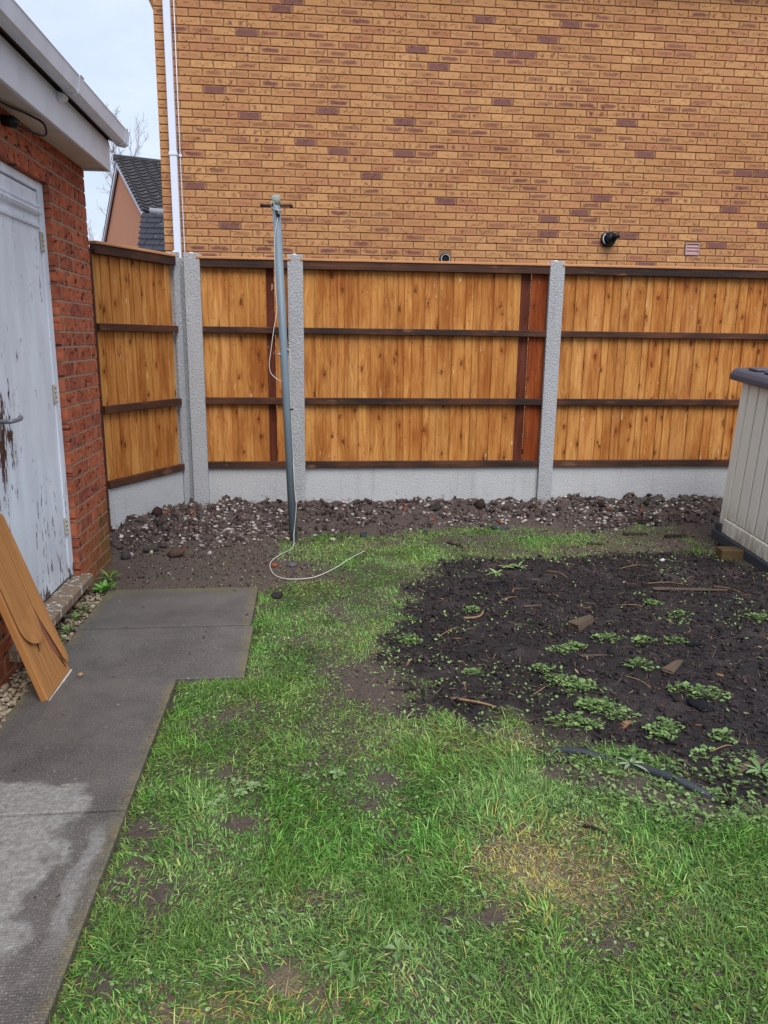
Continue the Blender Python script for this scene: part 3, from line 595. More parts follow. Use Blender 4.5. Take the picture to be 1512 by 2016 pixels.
# ------------------------------------------------------------------ garage
GX, GY = -1.215, 4.62
def garage():
    g = empty('garage', (GX, GY, 0)); tag(g, 'red brick garage with peeling white door and white gutter', 'garage')
    g.location = (0, 0, 0)
    D0, D1, DZ0, DZ1 = 3.035, 3.99, .075, 2.065; Y0 = .6
    cx = GX-.0021
    box('wall_core', -3.6, cx, D1+.006, GY-.008, -.15, 2.30, RED_MORTAR, g); box('wall_core', -3.6, cx, Y0, D0-.006, -.15, 2.30, RED_MORTAR, g)
    box('wall_core', -3.6, cx, D0-.006, D1+.006, DZ1+.006, 2.30, RED_MORTAR, g); box('wall_core', -3.6, cx, D0-.006, D1+.006, -.15, DZ0-.012, RED_MORTAR, g)
    box('wall_core', -3.6, -1.36, D0-.006, D1+.006, DZ0-.012, DZ1+.006, DARKGAP, g)
    near, far = [], []
    for k in range(-1, 30):
        z = k*.075+.035; off = 0. if k % 2 else .1125; y = GY+off
        while y > Y0:
            a, b = y-.212, min(y, GY); segs = [(a, b)]
            if z+.065 > DZ0+.01 and z < DZ1-.02:
                ns = []
                for p, q in segs:
                    if q <= D0 or p >= D1: ns.append((p, q)); continue
                    if D0-p > .02: ns.append((p, D0))
                    if q-D1 > .02: ns.append((D1, q))
                segs = ns
            for p, q in segs: (near if q > 2.55 else far).append((p, q-p, z))
            y -= .225
    # wall faces +X : local x -> +Y, local -y -> +X : rotate +90 deg
    cache = {}; rr = random.Random(5)
    for p, L, z in near:
        key = (round(L, 3), rr.randrange(14))
        if key not in cache: cache[key] = brickmesh('brick', L, .065, .05 if p < 3.9 and p+L > 3.9 else .05, 300+len(cache), REDB, ch=.0016)
        o = link('brick', cache[key], g, (GX, p, z), (0, 0, math.pi/2))
    brickjoin('remaining_brickwork', [((GX, p, z), L, .065, 900+i, -1, 1) for i, (p, L, z) in enumerate(far)], REDB, g, math.pi/2)
    # door set
    dx = -1.243
    fr = empty('door_frame'); fr.parent = g
    box('jamb', dx-.07, dx, 3.915, D1-.003, .128, 2.060, DOORP, fr, .003); box('jamb', dx-.07, dx, D0+.003, 3.11, .128, 2.060, DOORP, fr, .003)
    box('head', dx-.07, dx-.001, 3.1105, 3.9145, 2.018, 2.058, DOORP, fr, .003)
    dl = box('door', dx-.052, dx-.006, 3.116, 3.909, .135, 2.010, DOORP, g, .003, 2)
    prism('moulding', [(dx-.0055, 1.900), (dx+.012, 1.905), (dx+.020, 1.916), (dx+.012, 1.925), (dx+.004, 1.932), (dx+.012, 1.940), (dx+.006, 1.952), (dx-.0055, 1.955)], 'y', 3.15, 3.895, DOORP, dl)
    prism('moulding', [(dx-.0055, 1.845), (dx+.006, 1.85), (dx+.008, 1.862), (dx-.0055, 1.868)], 'y', 3.15, 3.89, DOORP, dl)
    for z in (1.79, 1.08, .405):
        hg = box('hinge', dx-.004, dx+.004, 3.900, 3.924, z-.045, z+.045, BRASS, dl, .001)
        for i in range(4): tube('hinge_knuckle', [(dx+.005, 3.912, z-.044+i*.0225), (dx+.005, 3.912, z-.024+i*.0225)], .006, BRASS, hg, 10)
    hp = box('handle_plate', dx-.006, dx+.004, 3.165, 3.20, .94, 1.09, HANDLE, dl, .002)
    tube('door_handle', smoothpts([(dx+.0, 3.183, 1.02), (dx+.045, 3.183, 1.02), (dx+.056, 3.195, 1.02), (dx+.056, 3.28, 1.022), (dx+.050, 3.296, 1.03)], 4), .009, HANDLE, dl, 10)
    prism('sill', [(dx-.07, .072), (-1.165, .064), (-1.160, .070), (-1.160, .106), (-1.168, .113), (dx-.07, .127)], 'y', 2.99, 4.035, SILLP, g, .002)
    # eaves
    fx = -1.06
    fa = box('fascia', fx-.018, fx, Y0, 4.585, 2.237, 2.388, FASC, g, .002); box('eaves_shade_strip', fx-.03, fx-.002, Y0, 4.58, 2.3885, 2.43, DARKGAP, g)  # dark strip above the fascia paints the shadow band behind the gutter
    sf = box('soffit', GX+.002, fx-.0185, Y0, 4.583, 2.252, 2.262, SOFF, g)
    box('fascia_end', GX-.6, fx-.0185, 4.584, 4.600, 2.240, 2.425, FASC, g, .002)
    # roof
    prism('roof', [(-1.035, 2.452), (-3.0, 3.30), (-3.0, 3.24), (-1.05, 2.400)], 'y', Y0, 4.64, RBR, g)
    # gutter
    pr = [(-1.050, 2.447), (-1.040, 2.402), (-1.028, 2.384), (-.990, 2.374), (-.972, 2.384), (-.962, 2.440), (-.958, 2.447), (-.966, 2.447), (-.976, 2.388), (-.990, 2.379), (-1.026, 2.389), (-1.0365, 2.404), (-1.0465, 2.447)]
    gu = prism('gutter', pr, 'y', Y0, 4.60, GUTT, g)
    def bracket(y0, y1, e):
        c0 = (-1.008, 2.41); q = [(c0[0]+(p[0]-c0[0])*(1+e), c0[1]+(p[1]-c0[1])*(1+e*1.3)) for p in pr[:7]]+[(-.967, 2.4475), (-.9615, 2.4385), (-.9715, 2.3835), (-.990, 2.3735), (-1.0285, 2.3835), (-1.0405, 2.402), (-1.0505, 2.4475)]
        prism('gutter_bracket', q, 'y', y0, y1, GUTT, gu)
    bracket(3.69, 3.745, .10); bracket(2.60, 2.655, .10); bracket(4.545, 4.575, .10)
    prism('stop_end', [(-1.054, 2.452), (-1.045, 2.398), (-1.030, 2.378), (-.988, 2.368), (-.968, 2.380), (-.954, 2.452)], 'y', 4.6, 4.625, GUTT, gu, .003)
    prism('bracket_back', [(fx+.001, 2.385), (fx+.035, 2.372), (fx+.03, 2.36), (fx+.001, 2.345)], 'y', 3.692, 3.743, GUTT, gu)
    # lamp and cable below the soffit
    lp = tube('eaves_lamp', [(-1.2135, 3.46, 2.205), (-1.175, 3.465, 2.20), (-1.155, 3.47, 2.19)], [.022, .024, .018], BLACK, g, 12)
    tube('cable', smoothpts([(-1.20, 3.05, 2.245), (-1.17, 3.35, 2.24), (-1.13, 3.52, 2.243), (-1.09, 3.585, 2.225), (-1.095, 3.59, 2.18), (-1.16, 3.48, 2.19)], 5), .0045, BLACK, lp, 6)
garage()

# ------------------------------------------------------------------ fence
HP = [(-.055, -.06), (.055, -.06), (.055, -.026), (.028, -.022), (.028, .022), (.055, .026), (.055, .06), (-.055, .06), (-.055, .026), (-.028, .022), (-.028, -.022), (-.055, -.026)]
def post(x, y, rz, top, label, k=1.):
    p = empty('concrete_post', (x, y, 0), rz); tag(p, label, 'fence post', 'concrete fence posts')
    s = prism('shaft', [(a*k, b*k) for a, b in HP], 'z', -.25, top, CONC, p, .0035)
    bm = bmesh.new(); bmesh.ops.create_icosphere(bm, subdivisions=2, radius=.018)
    for v in bm.verts: v.co.z *= .55
    me = bpy.data.meshes.new('mortar_dab'); bm.to_mesh(me); bm.free(); link('mortar_dab', me, p, (-.005, -.02, top), mat=CORE)
    return p
def panel(ox, oy, rz, L, edges, label, dark=None, z0=.415, zt=1.91, seed=0):
    pn = empty('timber_fence', (ox, oy, 0), rz); tag(pn, label, 'fence', 'timber fence panels'); rr = random.Random(seed); dark = dark or {}
    ed = sorted(edges)
    for i in range(len(ed)-1):
        a, b = ed[i], ed[i+1]; w = b-a; ov = .014 if i < len(ed)-2 else 0
        t = rr.uniform(-.002, .002); lean = rr.uniform(-.002, .002)
        sec = [(.001, -.0065+t), (w*.10, -.0078+t), (w+ov, .003), (w+ov, .0105), (.0015, .0085)]
        zb, zu = z0+.035+rr.uniform(0, .006), zt-.035
        kind = dark.get(i)
        if kind == 'batten': sec = [(.002, .012), (w-.002, .012), (w-.002, .028), (.002, .028)]; zu -= .03
        v = [(p[0]+a, p[1], zb) for p in sec]+[(p[0]+a+lean, p[1], zu) for p in sec]; n = len(sec)
        f = [[k, (k+1) % n, n+(k+1) % n, n+k] for k in range(n)]+[list(range(n))[::-1], list(range(n, 2*n))]
        vv = [(p[0]-a-w/2, p[1], p[2]-1.1) for p in v]
        o = link('batten' if kind == 'batten' else 'board', pymesh('board', vv, f), pn, (a+w/2, 0, 1.1), mat=WOOD)
        k = rr.random(); base = [lin(208, 150, 84), lin(205, 147, 81), lin(203, 144, 78), lin(210, 154, 89), lin(198, 136, 72), lin(205, 146, 84)][(i*2+int(k*3)) % 6]
        if kind == 'batten': base = lin(104, 54, 40)
        elif kind == 'red': base = lin(150, 78, 36)
        q = rr.uniform(.92, 1.06); o.color = (base[0]*q, base[1]*q, base[2]*q, 1)
    for (za, zb, nm, d) in ((1.838, 1.893, 'top_rail', .042), (1.391, 1.436, 'rail', .038), (.886, .934, 'rail', .038), (z0-.003, .461, 'bottom_rail', .036)):
        m = boxmesh(nm, 0, L, -d-.006+.0, -.007, za, zb, .003)
        link(nm, m, pn, mat=RAIL)
    m = boxmesh('capping', 0, L, -.056, .03, 1.8935, 1.911, .003); link('capping', m, pn, mat=CAPW)
    box('back_rail', 0, L, .0305, .05, .50, .54, RAIL, pn)
    return pn
def gravel_board(ox, oy, rz, L, label):
    o = box('gravel_board', 0, L, -.022, .022, .11, .412, GRAVB, None, .004); o.location = (ox, oy, 0); o.rotation_euler = (0, 0, rz); tag(o, label, 'gravel board', 'concrete gravel boards')
FY = 5.675
post(-.795, FY+.01, 0, 1.93, 'grey concrete post at the corner where the two fence lines meet')
post(-.079, FY+.01, 0, 1.935, 'grey concrete post just behind the leaning washing line pole')
post(1.825, FY+.01, 0, 1.93, 'grey concrete post between the two full width fence panels')
post(3.72, FY+.01, 0, 1.93, 'grey concrete post hidden behind the storage box end of the fence')
ANG = math.atan2(.89, .46)
p2 = post(-.918, 5.612, ANG, 1.93, 'grey slotted concrete post ending the angled fence panel', .55)
q = box('gap_filler', -.05, .03, -.012, .012, -.2, 1.90, CONC, p2); q.rotation_euler = (0, 0, -ANG); q.location = (.10, -.02, 0)  # added filler behind the gap between the posts, keeps the gap dark
eAB = [.0, .065, .143, .208, .251, .360, .463, .536, .66]
panel(-.765, FY, 0, .66, eAB, 'narrow timber fence panel between corner post and washing line pole', {6: 'batten'}, seed=2)
eBC = [0., .100, .209, .262, .314, .415, .505, .602, .704, .752, .807, .900, 1.005, 1.110, 1.206, 1.262, 1.316, 1.413, 1.514, 1.600, 1.69, 1.815]
panel(-.042, FY, 0, 1.815, eBC, 'wide timber fence panel with dark red batten beside its right post', {19: 'batten', 20: 'red'}, seed=3)
eCD = list(np.cumsum([0]+[random.choice((.045, .06, .085, .095, .10, .105, .11, .12)) for _ in range(20)])); eCD = [e*1.84/eCD[-1] for e in eCD]
panel(1.862, FY, 0, 1.84, eCD, 'timber fence panel running behind the cream storage box', seed=9)
LL = .80; LP = .775; eL = [0, .085, .165, .26, .335, .37, .45, .53, .60, .69, LP]
panel(-.92-.46*LL*1.0, 5.60-.89*LL, ANG, LP, eL, 'short angled timber fence panel beside the brick garage', seed=5)
eDE = list(np.cumsum([0]+[random.choice((.06, .085, .095, .10, .11, .12)) for _ in range(19)])); eDE = [e*1.84/eDE[-1] for e in eDE]
panel(3.757, FY, 0, 1.84, eDE, 'timber fence panel past the post behind the storage box', seed=12)
post(5.63, FY+.01, 0, 1.93, 'grey concrete post at the far end of the fence past the storage box')
gravel_board(3.757, FY+.006, 0, 1.84, 'concrete gravel board past the post behind the storage box')
gravel_board(-.765, FY+.006, 0, .66, 'short concrete gravel board left of the washing line pole')
gravel_board(-.042, FY+.006, 0, 1.815, 'long concrete gravel board under the panel with dark red batten')
gravel_board(1.862, FY+.006, 0, 1.84, 'long concrete gravel board running behind the cream storage box')
gravel_board(-.92-.46*LL, 5.60-.89*LL, ANG, LP, 'short concrete gravel board beside the brick garage')
tag(box('fence_stake', -1.315, -1.270, 4.845, 4.885, -.1, 1.86, RAIL, None, .002), 'thin dark timber stake between garage corner and angled fence panel', 'stake')

# ------------------------------------------------------------------ path
def path():
    p = empty('path'); tag(p, kind='structure')
    for i, (x0, x1, y0, y1) in enumerate([(-1.09, -.285, 3.481, 4.05), (-1.09, -.272, 2.907, 3.474), (-1.10, -.54, 2.028, 2.900), (-1.10, -.54, 1.155, 2.021), (-1.10, -.54, .282, 1.148), (-1.10, -.54, -.59, .275)]):
        n = 14; rr = random.Random(i)
        me = boxmesh('slab', x0, x1, y0, y1, -.05, .012+rr.uniform(-.002, .003), .004, 2)
        co = np.empty(len(me.vertices)*3); me.vertices.foreach_get('co', co); co = co.reshape(-1, 3)
        setvec(me, np.stack([2*(co[:, 0]-x0)/(x1-x0)-1, 2*(co[:, 1]-y0)/(y1-y0)-1, co[:, 2]*0], 1), 'nrm')
        link('slab', me, p, mat=SLAB)
path()

# ------------------------------------------------------------------ scatter helpers
def rock(seed, sub=0, flat=.7, rough=.35):
    bm = bmesh.new(); bmesh.ops.create_icosphere(bm, subdivisions=sub+1, radius=1); r = random.Random(seed)
    ax = Vector((r.uniform(.7, 1.3), r.uniform(.7, 1.2), flat*r.uniform(.7, 1.2)))
    offs = [(Vector((r.gauss(0, 1), r.gauss(0, 1), r.gauss(0, 1))).normalized(), r.uniform(.55, .95)) for _ in range(9)]
    for v in bm.verts:
        d = v.co.normalized(); s = 1.
        for n, c in offs:
            t = d.dot(n)
            if t > 0: s = min(s, c/t)
        v.co = Vector((d.x*ax.x, d.y*ax.y, d.z*ax.z))*s*(1+r.uniform(-.10, .10)*rough*3)
    bm.faces.ensure_lookup_table(); V = np.array([v.co[:] for v in bm.verts]); F = np.array([[v.index for v in f.verts] for f in bm.faces]); bm.free(); return V, F
def chip(seed):
    r = random.Random(seed); n = 4; V = []
    w = r.uniform(.25, .5); 
    for k in range(n):
        t = k/(n-1); x = -1+2*t; ww = w*(.55+.6*math.sin(math.pi*min(max(t, .08), .92)))*r.uniform(.7, 1.1); z = .12*r.uniform(-1, 1)+.1*math.sin(t*3)
        V += [(x, -ww, z), (x, ww, z+r.uniform(-.05, .05)), (x, ww*.8, z+.14), (x, -ww*.8, z+.14)]
    F = []
    for k in range(n-1):
        for j in range(4):
            a, b = 4*k+j, 4*k+(j+1) % 4; F += [[a, b, b+4], [a, b+4, a+4]]
    F += [[0, 2, 1], [0, 3, 2], [12, 13, 14], [12, 14, 15]]
    return np.array(V, float), np.array(F)
def rotm(a, b, c):
    ca, sa, cb, sb, cc, sc = np.cos(a), np.sin(a), np.cos(b), np.sin(b), np.cos(c), np.sin(c); z = np.zeros_like(a); o = z+1
    Rz = np.stack([np.stack([ca, -sa, z], -1), np.stack([sa, ca, z], -1), np.stack([z, z, o], -1)], -2)
    Ry = np.stack([np.stack([cb, z, sb], -1), np.stack([z, o, z], -1), np.stack([-sb, z, cb], -1)], -2)
    Rx = np.stack([np.stack([o, z, z], -1), np.stack([z, cc, -sc], -1), np.stack([z, sc, cc], -1)], -2)
    return Rz@Ry@Rx
def scatter(name, variants, pos, scale, rot, col, mt, parent=None, smooth=False):
    V, F, C = [], [], []; base = 0; n = len(pos); which = RNG.integers(0, len(variants), n)
    for k, (v, f) in enumerate(variants):
        idx = np.where(which == k)[0]
        if not len(idx): continue
        P = np.einsum('nij,nvj->nvi', rot[idx], v[None]*scale[idx][:, None, :])+pos[idx][:, None, :]
        V.append(P.reshape(-1, 3)); C.append(np.repeat(col[idx], len(v), 0))
        F.append((f[None]+(np.arange(len(idx))*len(v))[:, None, None]+base).reshape(-1, 3)); base += len(idx)*len(v)
    me = npmesh(name, np.concatenate(V), np.concatenate(F), smooth); 
    setcol(me, np.concatenate(C)); me.materials.append(mt)
    return link(name, me, parent)
def sample(n, x0, x1, y0, y1, dens):
    out = []; got = 0
    for _ in range(60):
        x = RNG.uniform(x0, x1, n); y = RNG.uniform(y0, y1, n); k = RNG.random(n) < dens(x, y); out.append(np.stack([x[k], y[k]], 1)); got += k.sum()
        if got >= n: break
    return np.concatenate(out)[:n]
def colmix(a, b, t): return np.asarray(a)[None]*(1-t[:, None])+np.asarray(b)[None]*t[:, None]
def s3(s, fl=1.): return np.stack([s*RNG.uniform(.8, 1.3, len(s)), s*RNG.uniform(.7, 1.1, len(s)), s*fl*RNG.uniform(.7, 1.2, len(s))], 1)
ROCKS = [rock(i) for i in range(10)]; ROCKS0 = [rock(40+i, 0, .8) for i in range(8)]; CHIPS = [chip(i) for i in range(12)]
_bm = bmesh.new(); bmesh.ops.create_icosphere(_bm, subdivisions=1, radius=1); _bm.free()

# ------------------------------------------------------------------ soil mound, gravel, bark
def soil_stuff():
    dens = lambda x, y: np.clip(mound(x, y)*2.5, 0, 1)*(y < np.where(x < -.88, fence_y(x)-.03, 5.64))*(x > -1.27)*(.45+.9*(fbm(x*4, y*4, 2) > .45))
    p = sample(9000, -1.3, 3.6, 4.7, 5.66, dens); n = len(p); s = .0035+.026*RNG.random(n)**3.8
    z = height(p[:, 0], p[:, 1])+s*.25; t = RNG.random(n)
    col = colmix(lin(50, 42, 41), lin(122, 106, 99), t)*(.75+.6*fbm(p[:, 0]*3, p[:, 1]*3, 1))[:, None]
    o = scatter('soil_clods', ROCKS0[:4], np.stack([p[:, 0], p[:, 1], z], 1), s3(s, .9), rotm(*(RNG.uniform(0, 6.28, n) for _ in range(3))), col, STONE)
    tag(o, 'loose dark soil crumbs heaped along the fence foot', 'soil', kind='stuff')
    p = sample(3200, -1.3, 3.6, 4.7, 5.66, lambda x, y: dens(x, y)*(.25+(vn(x*3, y*3, 6) > .5))); n = len(p); s = .003+.020*RNG.random(n)**3.4
    t = RNG.random(n); col = colmix(lin(130, 116, 108), lin(214, 206, 196), t); rd = RNG.random(n) < .05; col[rd] = lin(158, 78, 52); dk = RNG.random(n) < .08; col[dk] = lin(70, 72, 76)
    o = scatter('pale_rubble', ROCKS[:6], np.stack([p[:, 0], p[:, 1], height(p[:, 0], p[:, 1])+s*.35], 1), s3(s, .8), rotm(RNG.uniform(0, 6.28, n), RNG.uniform(-.4, .4, n), RNG.uniform(-.4, .4, n)), col, STONE)
    tag(o, 'small pale stones mixed through the heaped soil', 'rubble', kind='stuff')
    # crumbs over the trodden ground and slab
    p = sample(4200, -1.1, 2.9, 2.6, 5.25, lambda x, y: (.01+.7*(y > 4.06)*(x < .2)+.45*(y > 4.5)+.4*(np.hypot(x-.3, y-2.85) < .25))*(mound(x, y) < .1)); n = len(p); s = .002+.008*RNG.random(n)**3
    pz = np.where(polydist(p[:, 0], p[:, 1], PATH) > 0, .013, height(p[:, 0], p[:, 1]))
    col = colmix(lin(40, 33, 31), lin(88, 74, 66), RNG.random(n)); q = RNG.random(n) < .12; col[q] = lin(176, 166, 154)
    o = scatter('soil_crumbs', ROCKS0[4:], np.stack([p[:, 0], p[:, 1], pz+s*.4], 1), s3(s, .8), rotm(*(RNG.uniform(0, 6.28, n) for _ in range(3))), col, STONE)
    tag(o, 'scattered soil crumbs on the trodden ground and slabs', 'soil', kind='stuff')
    # pebble strip beside the garage
    p = sample(2600, -1.21, -1.095, .9, 4.08, lambda x, y: np.ones(len(x))); n = len(p); s = .006+.012*RNG.random(n)**1.8; s = np.where(p[:, 1] < 2.9, s*1.25, s)
    col = colmix(lin(136, 118, 92), lin(206, 192, 166), RNG.random(n)); q = RNG.random(n) < .15; col[q] = lin(120, 112, 104)
    o = scatter('gravel', ROCKS, np.stack([p[:, 0], p[:, 1], -.012+RNG.random(n)*.022], 1), s3(s, .75), rotm(RNG.uniform(0, 6.28, n), RNG.uniform(-.5, .5, n), RNG.uniform(-.5, .5, n)), col, STONE)
    tag(o, 'pale pebble gravel strip between garage and paving', 'gravel', kind='stuff')
    # bark mulch
    bd = lambda x, y: sst(-.10, .08, polydist(x, y, BED)+.30*(fbm(x*4, y*4, 3)-.5)+.10*(vn(x*14, y*14, 5)-.5))*(.35+.65*(vn(x*6, y*6, 1)))
    p = sample(19000, .25, 2.85, 1.9, 4.7, bd); n = len(p); s = .0025+.014*RNG.random(n)**4.0
    t = RNG.random(n)**1.5; col = colmix(lin(27, 23, 26), lin(88, 73, 73), t)*(.55+.9*fbm(p[:, 0]*2.2, p[:, 1]*2.2, 4))[:, None]; q = RNG.random(n) < .03; col[q] = lin(134, 98, 70); q = RNG.random(n) < .010; col[q] = lin(178, 150, 116)
    o = scatter('bark_mulch', CHIPS, np.stack([p[:, 0], p[:, 1], height(p[:, 0], p[:, 1])+s*.30], 1), s3(s, 1.), rotm(RNG.uniform(0, 6.28, n), RNG.normal(0, .45, n), RNG.normal(0, .45, n)), col, CHIP)
    tag(o, 'dark wet bark mulch covering the planting bed', 'mulch', kind='stuff')
    p = sample(5000, .25, 2.85, 1.9, 4.7, bd); n = len(p); s = .003+.017*RNG.random(n)**4.
    col = colmix(lin(24, 20, 21), lin(74, 62, 59), RNG.random(n))
    o = scatter('mulch_crumbs', ROCKS0[:4], np.stack([p[:, 0], p[:, 1], height(p[:, 0], p[:, 1])+s*.3], 1), s3(s, .9), rotm(*(RNG.uniform(0, 6.28, n) for _ in range(3))), col, CHIP)
    tag(o, 'dark crumbly compost between the bark chips', 'mulch', kind='stuff')
soil_stuff()

# ------------------------------------------------------------------ grass
BARE = [(.44, 1.53, .07, .05, 1), (.69, 1.42, .06, .035, .9), (-.06, 1.40, .06, .04, .5), (-.23, 1.33, .12, .04, .3), (.0, 1.33, .10, .04, .35), (.31, 1.53, .05, .04, .8), (-.21, 1.95, .10, .05, .8), (.09, 1.83, .05, .04, .6),
        (-.45, 1.80, .06, .07, .75), (-.47, 1.95, .05, .06, .7), (-.38, 1.67, .06, .05, .65), (-.42, 1.42, .07, .05, .6), (1.12, 1.86, .12, .06, .6), (.42, 1.90, .05, .05, .7), (-.15, 2.21, .12, .06, .45), (-.42, 2.30, .10, .08, .4),
        (.28, 2.82, .16, .24, 1), (.36, 3.05, .10, .12, .8), (-.65, 4.42, .55, .33, .93), (-.16, 4.32, .16, .14, .8), (.05, 4.22, .18, .10, .6), (.82, 2.14, .13, .06, .85), (1.0, 2.0, .12, .06, .6), (.62, 2.42, .08, .06, .5), (-.10, 4.55, .12, .10, .6),
        (.95, 4.98, .10, .08, .5), (1.9, 4.75, .30, .10, .6), (2.5, 4.8, .25, .25, .7), (1.55, 4.62, .2, .06, .6), (.10, 1.62, .05, .04, .6), (-.02, 1.98, .06, .04, .6), (.2, 2.0, .05, .05, .5), (-.3, 2.6, .08, .06, .5), (.05, 2.75, .08, .07, .45), (-.05, 3.3, .10, .08, .4), (.12, 3.7, .12, .10, .4), (.25, 2.15, .07, .05, .55), (-.3, 1.85, .08, .05, .6), (.8, 1.33, .06, .04, .5), (.2, 1.75, .05, .04, .6), (1.2, 1.93, .28, .07, .75), (1.0, 2.06, .18, .05, .7), (.80, 2.12, .10, .05, .6), (.33, 2.62, .08, .10, .5)]
def gdens(x, y):
    n1 = fbm(x*3.1, y*3.1, 4, 3); n2 = fbm(x*9, y*9, 2, 3)
    d = .60+.9*(n1-.38)+1.05*(n2-.45)
    for cx, cy, rx, ry, k in BARE:
        d = d-k*1.15*np.exp(-(((x-cx)/rx)**2+((y-cy)/ry)**2))
    d = d+.45*np.exp(-(((x-.64)/.2)**2+((y-1.68)/.17)**2))
    b = polydist(x, y, BED)+.30*(fbm(x*4, y*4, 3)-.5)+.10*(vn(x*14, y*14, 5)-.5)
    d = d*sst(.03, -.08, b)
    d = d*sst(.12, .0, mound(x, y)*1.0)
    d = d*sst(.004, -.025, polydist(x, y, PATH))
    d = d*(1-.65*sst(4.5, 4.7, y)*sst(.6, 1.3, x)*(fbm(x*3.5, y*3.5, 1) < .55))
    d = d*(x > -.56)*(1-((x < -.2) & (y > 4.06))*.93)*(y < 5.4)
    d = d*(1-sst(2.68, 2.75, x)*sst(3.85, 3.95, y)*(x < 3.75))
    return np.clip(d, 0, 1)
def straw_amt(x, y):
    s = .09+.28*sst(.50, .75, fbm(x*2.4, y*2.4, 6))
    for cx, cy, rx, ry, k in ((.64, 1.68, .21, .18, .75), (.52, 1.76, .12, .09, .6), (.68, 2.32, .16, .10, .55), (-.02, 1.64, .10, .06, .5), (-.2, 1.33, .2, .05, .40), (.03, 1.33, .18, .05, .38), (.76, 1.86, .10, .05, .6), (.3, 2.35, .25, .12, .25), (-.3, 4.2, .4, .2, .35), (1.6, 4.75, .5, .15, .25)):
        s = s+k*np.exp(-(((x-cx)/rx)**2+((y-cy)/ry)**2))
    return np.clip(s, 0, 1)
def blades(name, p, L, wid, az, lean, bend, col, label):
    n = len(p); z = height(p[:, 0], p[:, 1])-.004; P0 = np.stack([p[:, 0], p[:, 1], z], 1)
    d = np.stack([np.cos(az), np.sin(az), np.zeros(n)], 1); sd = np.stack([-np.sin(az), np.cos(az), np.zeros(n)], 1)
    tw = RNG.normal(0, .5, n)[:, None]; up = np.array([0, 0, 1.])[None]
    sd = sd+tw*.5*up
    def stp(a): return d*np.sin(a)[:, None]+up*np.cos(a)[:, None]
    P1 = P0+stp(lean)*(L*.45)[:, None]; P2 = P1+stp(np.minimum(lean+bend, 1.75))*(L*.35)[:, None]; P3 = P2+stp(np.minimum(lean+bend*1.7, 1.95))*(L*.25)[:, None]
    zmin = (z+.003)[:, None]
    for Q in (P2, P3): Q[:, 2:] = np.maximum(Q[:, 2:], zmin)
    w = (wid/2)[:, None]
    V = np.stack([P0-sd*w*.8, P0+sd*w*.8, P1-sd*w, P1+sd*w, P2-sd*w*.75, P2+sd*w*.75, P3], 1).reshape(-1, 3)
    b = (np.arange(n)*7)[:, None]
    F = np.concatenate([b+np.array(t)[None] for t in ((0, 1, 3), (0, 3, 2), (2, 3, 5), (2, 5, 4), (4, 5, 6))], 0)
    sh = np.array([.62, .62, .9, .9, 1.02, 1.02, 1.08])
    C = (col[:, None, :]*np.ones(7)[None, :, None]).reshape(-1, 3)
    me = npmesh(name, V, F, True); setcol(me, C); me.materials.append(GRASS); return tag(link(name, me), label, 'grass', kind='stuff')
